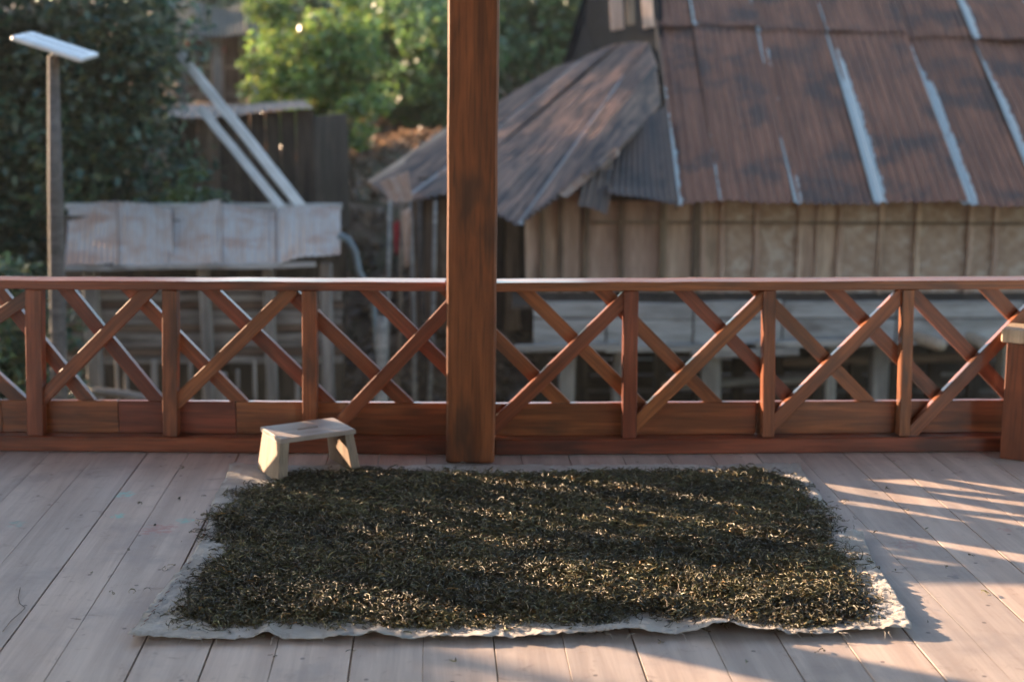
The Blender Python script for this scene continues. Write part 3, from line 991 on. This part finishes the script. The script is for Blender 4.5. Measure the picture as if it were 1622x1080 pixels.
def cloth(name, label, P, w, h, mat, cat='cloth', group='hanging cloths'):
    vs, fs = [], []
    nu, nv = 8, 8
    for j in range(nv + 1):
        for i in range(nu + 1):
            u, v = i / nu, j / nv
            vs.append(((u - .5) * w * (1 - .3 * v + .1 * math.sin(5 * v)), 0.03 * math.sin(9 * u + 2 * v), -v * h - .02 * math.sin(7 * u)))
    for j in range(nv):
        for i in range(nu):
            a = j * (nu + 1) + i
            fs.append((a, a + 1, a + nu + 2, a + nu + 1))
    o = link(name, mesh_from(name, vs, fs, mat, True), Matrix.Translation(P))
    md = o.modifiers.new('thickness', 'SOLIDIFY')
    md.thickness = 0.006
    return tag(o, label, cat, group)


cloth('hanging_cloth', 'narrow red cloth hanging among the leaning poles', AT(628, 352, 13.8), 0.06, 0.30, M['red_cloth'])
cloth('hanging_cloth', 'tan cloth hanging just right of the narrow red cloth', AT(644, 332, 13.75), 0.09, 0.55, M['tan_wood'])
cloth('hanging_cloth', 'red cloth on the far veranda, left one by the plank tip', AT(298, 60, 28.2), 0.16, 0.22, M['red_cloth'])
cloth('hanging_cloth', 'red cloth on the far veranda, right one by the post', AT(350, 76, 28.2), 0.15, 0.13, M['red_cloth'])

# hose loop at the right end of the low shed
p = [AT(536, 372, 13.0), AT(552, 380, 13.0), AT(562, 398, 13.0), AT(568, 430, 13.0), AT(590, 470, 13.0), AT(600, 560, 13.0)]
p.append(Vector((p[-1].x, p[-1].y, -2.4)))
tag(tube('bent_pipe', [[(q, 0.035) for q in p]], M['blue_pipe']), 'blue-grey pipe bending down at the right end of the low shed', 'pipe')

# ================================================================== LOW SHED ON THE LEFT
SY = 12.5
shed = thing('low_shed', 'low shed with a grey rust-stained tin roof and slatted wall on the left', 'shed', AT(320, 600, SY))
sx = [102, 180, 268, 345, 440, 534]
for i in range(5):
    b0, b1 = AT(sx[i], 421 - (6 if i == 4 else 0) + (2 if i in (1, 2) else 0), SY), AT(sx[i + 1] + 6, 421 - (13 if i == 4 else 1), SY)
    t0, t1 = AT(sx[i] + (6 if i == 0 else 0), 326, 14.5), AT(sx[i + 1] + 5, 326 - (4 if i == 2 else 0), 14.5)
    corrugated('roof_sheet', b0, b1, t0, t1, M['grey_tin'], shed, 9, 0.006, 6, 0.022, (0, 0, 0, 1), 0.022)
beam('fascia', AT(100, 425, SY + 0.02), AT(500, 419, SY + 0.02), 0.05, 0.03, M['blue_grey'], shed, (0, -1, 0), 0.004, 6, 0.006)
beam('ridge_pole', AT(104, 327, 14.55), AT(542, 327, 14.55), 0.06, 0.06, M['blue_grey'], shed, (0, -1, 0))
for k in range(11):
    y = 446 + k * 12.5
    a, b = AT(98, y, SY + 0.35), AT(545 - 2 * (k % 3), y + random.uniform(-2, 2), SY + 0.35)
    beam('wall_slat', a, b, 0.062, 0.02, M['grey_wood'] if k % 3 else M['brown_wood'], shed, (0, -1, 0), 0.004, 5, 0.006)
beam('back_panel', AT(320, 650, SY + 1.6), AT(320, 350, SY + 1.6), 2.9, 0.03, M['dark_wood'], shed, (0, -1, 0))
for (px, w) in ((152, 0.13), (330, 0.10), (430, 0.1), (520, 0.11)):
    p = AT(px, 600, SY + 0.25)
    beam('corner_post', (p.x, p.y, -2.45), (p.x, p.y, 0.02), w, w, M['grey_wood'], shed, (0, -1, 0), 0.015, 4, 0.008)
for (x0, y0, x1, y1, w) in ((180, 628, 184, 566, 0.03), (196, 640, 200, 570, 0.035), (238, 645, 243, 570, 0.05), (298, 640, 302, 575, 0.035), (345, 645, 350, 590, 0.09), (372, 640, 376, 585, 0.03), (405, 640, 402, 570, 0.03), (468, 640, 472, 600, 0.04), (30, 540, 44, 640, 0.03)):
    a, b = AT(x0, y0, SY - 0.1), AT(x1, y1, SY - 0.1)
    o = beam('fence_stake', (a.x, a.y, -2.45), b, w, w * 0.8, M['grey_wood'], None, (0, -1, 0), 0.006, 3, 0.006)
    tag(o, {180: 'thin grey stake low behind the railing, left of a pair', 196: 'thin grey stake low behind the railing, right of a pair', 238: 'stake showing beside the second baluster from the left',
            298: 'pale stake between the second and third balusters, leftmost one', 345: 'broad pale stake left of the third baluster', 372: 'thin pale stake right of the broad pale stake',
            405: 'stake leaning slightly left below the slatted wall', 468: 'stake just left of the third baluster', 30: 'pale leaning stake at the far left edge behind the railing'}[x0], 'stake', 'stakes in front of the low shed')
log('long grey pole lying at the foot of the low shed', AT(140, 618, SY - 0.3), AT(270, 640, SY - 0.5), 0.04, M['grey_wood'], 'lying_pole', 'poles lying about', 'pole')
log('leaning grey bough at the far left edge behind the railing', AT(-20, 500, 11.8), AT(34, 565, 11.9), 0.03, M['grey_wood'], 'lying_pole', 'poles lying about', 'pole')
p0, p1 = AT(592, 640, 12.2), AT(606, 500, 12.6)
p0.z = -2.4
log('broad pale leaning board between the third baluster and the middle post', p0, p1, 0.06, M['grey_wood'], 'lying_pole', 'poles lying about', 'pole')

# two long pale poles leaning up from the low shed roof
o = beam('leaning_plank', AT(478, 328, 14.5), AT(283, 84, 15.9), 0.105, 0.05, M['white_pole'], None, (0, -1, 0.2), 0.012, 8, 0.006)
tag(o, 'longer of two pale planks leaning up to the left behind the low shed', 'plank', 'planks leaning behind the low shed')
o = beam('leaning_plank', AT(446, 330, 14.5), AT(316, 170, 15.6), 0.09, 0.05, M['white_pole'], None, (0, -1, 0.2), 0.012, 8, 0.006)
tag(o, 'shorter of two pale planks leaning up to the left behind the low shed', 'plank', 'planks leaning behind the low shed')

# ================================================================== DARK PLANK SHED BEHIND
DY = 17.0
ds = thing('plank_shed', 'dark windowless plank shed with a pale roof edge behind the low shed', 'shed', AT(390, 330, DY))
zb = -1.6
k = 0
x = 268
while x < 492:
    wpx = random.uniform(20, 34)
    ztop = AT(x, 188 - (x - 268) * 0.07, DY).z
    xa = AT(x, 250, DY).x
    wm = wpx / FPX * DY
    beam('wall_board', (xa + wm / 2, DY, zb), (xa + wm / 2, DY, ztop), wm - 0.012, 0.03, random.choice((M['dark_wood'], M['brown_wood'], M['dark_wood'])), ds, (0, -1, 0), 0.004)
    x += wpx
xe = AT(492, 250, DY).x
for j in range(5):
    beam('wall_board', (xe + 0.02 + j * 0.055, DY + 0.15 + j * 0.3, zb), (xe + 0.02 + j * 0.055, DY + 0.15 + j * 0.3, AT(500, 186, DY).z), 0.28, 0.03, M['dark_wood'], ds, (1, -0.25, 0))
corrugated('roof_sheet', AT(262, 189, DY - 0.25), AT(385, 181, DY - 0.25), AT(275, 168, DY + 1.7), AT(385, 166, DY + 1.7), M['streak_tin'], ds, 10, 0.012, 3)
corrugated('roof_sheet', AT(383, 181, DY - 0.25), AT(496, 172, DY - 0.25), AT(383, 166, DY + 1.7), AT(480, 160, DY + 1.7), M['streak_tin'], ds, 10, 0.012, 3)

# ================================================================== FAR HOUSE
FY = 28.0
fh = thing('far_house', 'far stilt house with a dim veranda and grey thatch roof, top left', 'house', AT(360, 165, FY))
for (x0, x1) in ((280, 330), (332, 380), (382, 432)):
    a, b = AT((x0 + x1) / 2, 168, FY + 1.2), AT((x0 + x1) / 2, 50, FY + 1.2)
    beam('wall_panel', a, b, (x1 - x0) / FPX * FY, 0.05, M['dark_wood'], fh, (0, -1, 0))
for (px, w) in ((344, 0.2), (400, 0.1), (412, 0.12), (288, 0.14), (440, 0.12)):
    a, b = AT(px, 190, FY), AT(px, 48, FY)
    a.z = -0.6
    beam('veranda_post', a, b, w, w, M['grey_wood'] if px not in (400, 412) else M['tan_wood'], fh, (0, -1, 0))
beam('veranda_rail', AT(280, 108, FY - .05), AT(405, 106, FY - .05), 0.06, 0.05, M['brown_wood'], fh, (0, -1, 0))
for (x0, x1) in ((272, 330), (331, 390), (391, 450)):
    a, b, c2, d2 = AT(x0, 58, FY - 0.6), AT(x1, 57, FY - 0.6), AT(x0 + 6, 8, FY + 1.6), AT(x1 - 4, 8, FY + 1.6)
    corrugated('thatch_panel', a, b, c2, d2, M['thatch'], fh, 9, 0.03, 4, 0.04)
beam('floor_edge', AT(276, 150, FY), AT(440, 148, FY), 0.12, 0.1, M['brown_wood'], fh, (0, -1, 0))
log('pale bent branch lying in front of the far house', AT(395, 162, 24), AT(415, 135, 24.4), 0.05, M['tan_wood'], 'lying_pole', 'poles lying about', 'pole')

# ================================================================== STREET LAMP
lp = thing('street_lamp', 'wooden pole with a flat tilted lamp panel on top at the left', 'street lamp', (AT(90, 440, 10.8).x, 10.8, -2.4))
a, b = AT(92, 540, 10.8), AT(84, 88, 10.8)
d = (a - b) / (a.z - b.z)
foot = a + d * (-2.45 - a.z)
tube('pole', [[(foot, 0.075), (a, 0.065), (a.lerp(b, .5), 0.06), (b, 0.042)]], M['lamp_pole'], lp, 10)
# panel, tilted down to the right and a little towards us
c0, c1, c2, c3 = AT(22, 62, 10.55), AT(133, 99, 10.55), AT(158, 88, 10.95), AT(38, 50, 10.95)
ax = ((c1 - c0).normalized() + (c2 - c3).normalized()).normalized()
ay = (c3 - c0).normalized()
nrm = ax.cross(ay).normalized()
cen = (c0 + c1 + c2 + c3) / 4
L_, W_ = (c1 - c0).length, (c3 - c0).length
hd = beam('lamp_head', cen - ax * L_ / 2, cen + ax * L_ / 2, W_, 0.035, M['lamp_frame'], lp, nrm, 0.006)
for s in (-1, 1):
    q = cen + ay * (s * W_ * 0.23) + nrm * 0.0185
    beam('panel', q - ax * (L_ / 2 - 0.03), q + ax * (L_ / 2 - 0.03), W_ * 0.36, 0.006, M['lamp_panel'], hd, nrm, 0.001)
beam('bracket', b - Vector((0, 0, 0.03)), cen - nrm * 0.02, 0.04, 0.03, M['lamp_frame'], lp, (0, -1, 0))

# ================================================================== SACKCLOTH MAT
def fbm(x, y, seed=0):
    r = np.random.default_rng(seed)
    z = np.zeros_like(x)
    for o, (f, a) in enumerate(((3.1, 1.0), (6.7, .55), (13.9, .32), (29, .18))):
        for _ in range(3):
            th, ph = r.uniform(0, 6.28), r.uniform(0, 6.28)
            z += a * np.sin(f * (x * math.cos(th) + y * math.sin(th)) + ph + 1.3 * np.sin(f * .6 * (y * math.cos(th) - x * math.sin(th)) + ph * 2))
    return z / 3.2


mat_t = thing('sack_mat', 'pale mat sewn from two woven sacks, spread under the drying tea', 'mat', (0.03, 5.1, 0.0))


def sack(c, nu, nv, z0, seed, front=False, back=False):
    """c: front-left, front-right, back-right, back-left floor points"""
    u, v = np.meshgrid(np.linspace(0, 1, nu), np.linspace(0, 1, nv))
    fl, fr, br, bl = (np.array(p[:2]) for p in c)
    X = (1 - v) * ((1 - u) * fl[0] + u * fr[0]) + v * ((1 - u) * bl[0] + u * br[0])
    Y = (1 - v) * ((1 - u) * fl[1] + u * fr[1]) + v * ((1 - u) * bl[1] + u * br[1])
    eu = np.minimum(u, 1 - u)
    e_l = np.exp(-(u / .03) ** 2) - np.exp(-((1 - u) / .03) ** 2)
    X += 0.008 * e_l * np.sin(7 * v + seed) + 0.002 * e_l * np.sin(41 * v + seed)
    ef = np.exp(-(v / .06) ** 2)
    Y += (0.010 * np.sin(5 * u + seed) + 0.005 * np.sin(23 * u + 3 * np.sin(6 * u)) + 0.002 * np.sin(90 * u + 4 * np.sin(9 * u))) * (ef if front else np.exp(-((1 - v) / .06) ** 2) if back else 0)
    Z = z0 + 0.004 * (1 + fbm(X, Y, seed)) + (0.005 * np.abs(fbm(X * 4.0, Y * 4.0, seed + 5)) + 0.0035 * np.abs(fbm(X * 9, Y * 11, seed + 6))) * (0.5 + 0.9 * np.exp(-(np.minimum(eu, v if front else 1) / .08) ** 2))
    edge = np.exp(-(eu / .02) ** 2)
    Z += edge * 0.004 * (1 + fbm(X * 3, Y * 3, seed + 1))
    if front:
        Z += ef * 0.007 * np.clip(0.6 + fbm(X * 3.2, Y * 3, seed + 2), 0, 2)
        bumps = 0.030 * np.exp(-((X - 0.66) / .07) ** 2) + 0.012 * np.exp(-((X - 0.36) / .10) ** 2) + 0.010 * np.exp(-((X + .42) / .03) ** 2) + 0.016 * np.exp(-((X + .76) / .025) ** 2) + 0.006 * np.exp(-((X - 1.20) / .04) ** 2)
        Z += np.exp(-(v / .10) ** 2) * bumps
        Y += np.exp(-(v / .08) ** 2) * (0.5 * bumps - .012 * np.exp(-((X - .9) / .1) ** 2))
        Z += np.exp(-((u - 1) / .03) ** 2 - (v / .2) ** 2) * 0.005 * (0.5 + 0.5 * np.sin(19 * v))
    rim = np.exp(-(np.minimum(np.minimum(u, 1 - u) * 1.3, v if front else 1 - v) / .07) ** 2)
    Z += rim * (0.010 * np.clip(0.55 - np.abs(fbm(X * 6 + 0.3 * fbm(X * 3, Y * 3, seed + 9), Y * 7, seed + 7)) * 2.2, 0, 1) + 0.006 * np.clip(0.5 - np.abs(fbm(X * 13, Y * 15, seed + 8)) * 2.0, 0, 1))
    fray = 0.006 * fbm(X * 22, X * 0, seed + 11)
    Y += fray * (np.exp(-(v / .02) ** 2) if front else np.exp(-((1 - v) / .02) ** 2))
    V = np.c_[X.ravel(), Y.ravel(), Z.ravel()] - np.array(WORLD[mat_t].translation)
    i, j = np.meshgrid(np.arange(nu - 1), np.arange(nv - 1))
    a = (j * nu + i).ravel()
    F = np.c_[a, a + 1, a + nu + 1, a + nu]
    o = link('sack_panel', np_mesh('sack_panel', V, F, M['sack'], None, True), WORLD[mat_t].copy(), mat_t)
    md = o.modifiers.new('thickness', 'SOLIDIFY')
    md.thickness = 0.0008
    md.offset = 1
    return o


fl, fr = FLOOR(202, 1018), FLOOR(1446, 1008)
ml, mr = FLOOR(334, 843), FLOOR(1364, 850)
ml2, mr2 = FLOOR(322, 850), FLOOR(1332, 855)
bl, br = FLOOR(362, 739), FLOOR(1268, 738)
sack((fl, fr, mr, ml), 420, 170, 0.004, 3, True, False)
sack((ml2, mr2, br, bl), 200, 90, 0.001, 8, False, True)
a, b = FLOOR(322, 846, .015), FLOOR(1366, 851, .015)
beam('seam', a, b, 0.012, 0.004, M['seam'], mat_t, (0, 0, 1), 0.001, 20, 0.002)
# hem stitches along the left edge
for i in range(26):
    f = (i + .5) / 26
    q = Vector(fl).lerp(Vector(ml), f) + Vector((0.018, 0, 0.026))
    beam('stitch', q + Vector((-.004, -.011, -.008)), q + Vector((.004, .011, -.008)), 0.002, 0.002, M['seam'], mat_t, (0, 0, 1), 0.0005)
# loose threads on the front hem
for i in range(14):
    f = random.random()
    q = Vector(fl).lerp(Vector(fr), f) + Vector((0, 0.0, 0.018))
    e = q + Vector((random.uniform(-.04, .04), -random.uniform(.01, .03), -0.014))
    tube('loose_thread', [[(q, .0009), (q.lerp(e, .5) + Vector((random.uniform(-.01, .01), 0, .008)), .0009), (e, .0008)]], M['sack'], mat_t, 4)

# ================================================================== DRYING TEA
outl = np.array([(-1.05, 5.80), (-0.91, 5.96), (-0.58, 5.99), (-0.19, 5.94), (0.24, 5.92), (0.66, 5.97), (1.04, 5.97), (1.2, 5.86), (1.23, 5.68), (1.23, 5.34), (1.22, 5.07),
                 (1.21, 4.73), (1.2, 4.48), (1.18, 4.31), (1.11, 4.24), (0.87, 4.25), (0.64, 4.31), (0.5, 4.27), (0.18, 4.23), (-0.22, 4.19), (-0.42, 4.22), (-0.71, 4.23), (-0.94, 4.18),
                 (-1.12, 4.34), (-1.10, 4.6), (-1.09, 4.93), (-1.15, 5.26), (-1.14, 5.63)])


def sdf(x, y):
    """signed distance to the heap's outline, positive inside"""
    P = np.stack([x, y], -1)
    dmin = np.full(x.shape, 1e9)
    inside = np.zeros(x.shape, bool)
    for i in range(len(outl)):
        a, b = outl[i], outl[(i + 1) % len(outl)]
        ab = b - a
        tt = np.clip(((P - a) @ ab) / (ab @ ab), 0, 1)
        dd = np.linalg.norm(P - a - tt[..., None] * ab, axis=-1)
        dmin = np.minimum(dmin, dd)
        cond = (a[1] > y) != (b[1] > y)
        xi = a[0] + (y - a[1]) / (b[1] - a[1] + 1e-12) * ab[0]
        inside ^= cond & (x < xi)
    return np.where(inside, dmin, -dmin)


def heap(x, y, s):
    s = s + 0.045 * fbm(x * 3.0, y * 3.0, 31) + 0.028 * fbm(x * 8, y * 8, 32) - 0.026
    base = 0.009 + 0.015 * (1 - np.exp(-np.clip(s, 0, 1) / 0.06))
    return base + (0.007 * fbm(x * 1.2, y * 1.2, 21) + 0.007 * fbm(x * 3.0, y * 3.0, 22) + 0.009 * fbm(x * 6.0, y * 6.0, 23)) * np.clip(s / 0.07, 0, 1), s


tea_t = thing('tea_heap', 'wide dark heap of drying twisted tea leaves spread on the mat', 'tea leaves', (0.03, 5.1, 0.012))
nu, nv = 170, 130
u, v = np.meshgrid(np.linspace(-1.3, 1.35, nu), np.linspace(4.05, 6.1, nv))
h, s = heap(u, v, sdf(u, v))
Vb = np.c_[u.ravel(), v.ravel(), (h - 0.006).ravel()]
i, j = np.meshgrid(np.arange(nu - 1), np.arange(nv - 1))
a = (j * nu + i).ravel()
F = np.c_[a, a + 1, a + nu + 1, a + nu]
keep = (s.ravel()[F] > 0.015).all(1)
F = F[keep]
used = np.unique(F)
remap = np.zeros(nu * nv, int)
remap[used] = np.arange(len(used))
link('packed_bed', np_mesh('packed_bed', Vb[used] - np.array(WORLD[tea_t].translation), remap[F], M['tea_bed'], None, True), WORLD[tea_t].copy(), tea_t)


def strands(n, x, y, z, length, tilt, seg=4):
    """n curled, folded tea leaves; returns V, F, tone"""
    az = 4.0 * fbm(x * 1.7, y * 1.7, 41) + RNG.normal(0, 0.9, n)
    L = length * RNG.uniform(0.4, 1.5, n)
    W = 0.0017 * RNG.uniform(0.6, 1.6, n)
    broad = RNG.random(n) < 0.07
    W = np.where(broad, W * 1.9, W)
    L = np.where(broad, L * 0.6, L)
    curv = RNG.normal(0, 2.1, n)              # bend in plan over the length
    pit = RNG.normal(0, tilt, n)
    arch = RNG.normal(0, 1.3, n)              # bend up or down
    tw = RNG.normal(0, 2.2, n)
    roll = RNG.uniform(0, 6.28, n)
    pts = [np.stack([x, y, z], 1)]
    dirs = []
    for k in range(seg):
        f = (k + .5) / seg - .5
        A = az + curv * f * 1.6
        P_ = pit + arch * f
        d = np.stack([np.cos(A) * np.cos(P_), np.sin(A) * np.cos(P_), np.sin(P_)], 1)
        dirs.append(d)
        pts.append(pts[-1] + d * (L / seg)[:, None])
    mid = (pts[0] + pts[-1]) / 2 - np.stack([x, y, z], 1)
    rings = []
    for k in range(seg + 1):
        d = dirs[min(k, seg - 1)]
        sd = np.cross(d, np.array([0, 0, 1.0]))
        sd /= np.linalg.norm(sd, axis=1)[:, None] + 1e-9
        up = np.cross(sd, d)
        th = roll + tw * k / seg
        s1 = sd * np.cos(th)[:, None] + up * np.sin(th)[:, None]
        u1 = -sd * np.sin(th)[:, None] + up * np.cos(th)[:, None]
        w = W * (0.35 + 0.65 * math.sin(math.pi * (0.12 + 0.76 * k / seg)))
        c = pts[k] - mid
        rings += [c + s1 * w[:, None], c + u1 * (w * 0.7)[:, None], c - s1 * w[:, None]]
    V = np.stack(rings, 1)
    nr = 3
    per = (seg + 1) * nr
    V = V.reshape(-1, 3)
    fl_ = []
    for k in range(seg):
        for m in range(nr - 1):
            q = k * nr + m
            fl_.append((q, q + 1, q + nr + 1, q + nr))
    F = (np.arange(n)[:, None, None] * per + np.array(fl_)[None]).reshape(-1, 4)
    cols = np.array([(0.030, 0.031, 0.016), (0.045, 0.046, 0.022), (0.022, 0.022, 0.013), (0.055, 0.050, 0.026), (0.060, 0.068, 0.036), (0.040, 0.028, 0.016), (0.095, 0.085, 0.040), (0.13, 0.085, 0.030)])
    ci = RNG.choice(len(cols), n, p=[.23, .22, .2, .12, .1, .08, .035, .015])
    tone = cols[ci] * np.array([1.95, 1.68, 1.36]) * (RNG.uniform(0.6, 1.4, n) * (1 + 0.45 * fbm(x * 3, y * 3, 77)))[:, None]
    return V, F, np.repeat(tone, per, 0)


RNG = np.random.default_rng(5)
N = 158000
x = RNG.uniform(-1.25, 1.32, N)
y = RNG.uniform(4.1, 6.06, N)
h, s = heap(x, y, sdf(x, y))
edge = RNG.random(N) ** 5 * 0.13
ok = s > 0.006 - edge * 0.7
x, y, h, s = x[ok], y[ok], h[ok], s[ok]
n = len(x)
z = h + RNG.uniform(-0.008, 0.007, n) + np.clip(RNG.normal(0, 0.003, n), 0, 0.012)
z = np.where(s < 0.02, 0.014 + RNG.uniform(0, 0.006, n), z)
V, F, tn = strands(n, x, y, z, 0.047, 0.32)
V[:, 2] = np.maximum(V[:, 2], 0.009)
o = link('loose_leaves', np_mesh('loose_leaves', V - np.array(WORLD[tea_t].translation), F, M['tea'], tn, True), WORLD[tea_t].copy(), tea_t)
o['kind'] = 'stuff'

# single tea leaves that fell on the bare planks
spots = [(283, 789), (320, 787), (246, 830), (288, 857), (261, 900), (275, 895), (234, 935), (212, 940), (432, 1038), (1048, 1016), (1436, 809), (1558, 817), (1502, 897), (1336, 795), (1418, 905), (1352, 819), (287, 740), (175, 940), (222, 798), (310, 812), (205, 868), (150, 905), (1390, 842), (1472, 838), (1540, 880), (1300, 1030), (1180, 1048), (720, 1045), (560, 1032), (1475, 985), (1560, 940), (1405, 775), (120, 980)]
for (px, py) in spots:
    p = FLOOR(px, py, 0.004)
    k = random.randint(1, 3)
    V, F, tn = strands(k, np.full(k, p.x) + RNG.normal(0, .006, k), np.full(k, p.y) + RNG.normal(0, .006, k), np.full(k, 0.006), 0.030, 0.15)
    V[:, 2] = np.maximum(V[:, 2], 0.0012)
    o = link('fallen_tea_leaf', np_mesh('fallen_tea_leaf', V - np.array((p.x, p.y, 0)), F, M['tea'], tn, True), Matrix.Translation((p.x, p.y, 0)))
    side = 'in front of the mat' if py > 1010 else 'left of the mat' if px < 420 else 'right of the mat'
    tag(o, 'tiny dark tea leaf fallen on the bare planks ' + side, 'tea leaf', 'tea leaves fallen ' + side)

# black thread at the left edge of the floor
q = [FLOOR(*p_, 0.003) for p_ in ((32, 930), (29, 945), (31, 955), (40, 962), (34, 968), (18, 982), (4, 1000))]
tag(tube('thread', [[(p_, 0.001) for p_ in q]], M['black_thread'], None, 5), 'thin dark thread curling on the floor near the left edge', 'thread')
q = [FLOOR(*p_, 0.012) for p_ in ((727, 741), (735, 738), (737, 733), (732, 731), (727, 735))]
tag(tube('thread', [[(p_, 0.0012) for p_ in q]], M['sack'], None, 5), 'pale thread loop at the foot of the middle post', 'thread')

# ================================================================== STEP STOOL
S = Vector((-0.889, 6.010, 0.0))
A_ = Vector((0.867, 0.499, 0.0))
B_ = Vector((-0.499, 0.867, 0.0))
HT = 0.198
st = thing('step_stool', 'small wooden step stool standing on the back left corner of the mat', 'stool', S)


def sp(a, b, z):
    return S + A_ * a + B_ * b + Vector((0, 0, z))


# seat with a real slot through it: built as a ring of faces
La, Lb, T = 0.172, 0.124, 0.020
slot_a, slot_b = 0.048, 0.011
ring_o = [(-La, -Lb), (La, -Lb), (La, Lb), (-La, Lb)]
ring_i = [(-slot_a, -slot_b), (slot_a, -slot_b), (slot_a, slot_b), (-slot_a, slot_b)]
c = 0.003
layers = []
vs, fs = [], []
for (ring, z, k) in ((ring_i, HT - T, 0), (ring_o, HT - T, 0), (ring_o, HT - c, 0), (ring_o, HT, c), (ring_i, HT, 0)):
    for (a, b) in ring:
        vs.append(sp(a - math.copysign(k, a), b - math.copysign(k, b), z) - S - Vector((0, 0, HT)))
for l in range(5):
    m = (l + 1) % 5
    for q in range(4):
        r_ = (q + 1) % 4
        fs.append((l * 4 + q, l * 4 + r_, m * 4 + r_, m * 4 + q))
rotm = Matrix((A_, B_, Vector((0, 0, 1)))).transposed().to_4x4()
vs = [rotm.inverted() @ v for v in vs]
rotm.translation = S + Vector((0, 0, HT))
link('seat', mesh_from('seat', vs, fs, M['stool_seat']), rotm, st)
for sgn in (-1, 1):
    # trapezoid board, splayed outward, wider at the foot
    at, ab = sgn * 0.148, sgn * 0.170
    zt_, zb_ = HT - T - 0.0005, 0.010
    th = 0.021
    vs = []
    for (a, z, hb) in ((ab, zb_, 0.128), (at, zt_, 0.108)):
        for s2 in (-1, 1):
            for s1 in (-1, 1):
                vs.append(sp(a + s2 * th, s1 * hb, z))
    mid = sum(vs, Vector()) / 8
    Mw = Matrix((Vector((0, 0, 1)), B_, -A_)).transposed().to_4x4()
    Mw.translation = mid
    vs = [Mw.inverted() @ v for v in vs]
    fs = [(0, 1, 3, 2), (4, 6, 7, 5), (0, 4, 5, 1), (1, 5, 7, 3), (3, 7, 6, 2), (2, 6, 4, 0)]
    o = link('leg', mesh_from('leg', vs, fs, M['pale']), Mw, st)
    md = o.modifiers.new('edge', 'BEVEL')
    md.width = 0.003
    md.segments = 2

# ================================================================== MORNING HAZE
hv = [(x, y, z) for x in (-158, 158) for y in (-78, 198) for z in (-3.6, 14.0)]
hz = link('haze', mesh_from('haze', hv, [(0, 1, 3, 2), (4, 6, 7, 5), (0, 4, 5, 1), (2, 3, 7, 6), (0, 2, 6, 4), (1, 5, 7, 3)]))
tag(hz, 'thin pale morning haze over the village', 'haze', None, 'stuff')
hm = bpy.data.materials.new('haze')
hm.use_nodes = True
ht_ = hm.node_tree
ht_.nodes.remove(ht_.nodes['Principled BSDF'])
pv = ht_.nodes.new('ShaderNodeVolumePrincipled')
pv.inputs['Color'].default_value = (0.86, 0.92, 0.95, 1)
pv.inputs['Density'].default_value = 0.00045
pv.inputs['Anisotropy'].default_value = 0.2
ht_.links.new(pv.outputs[0], ht_.nodes['Material Output'].inputs['Volume'])
hz.data.materials.append(hm)
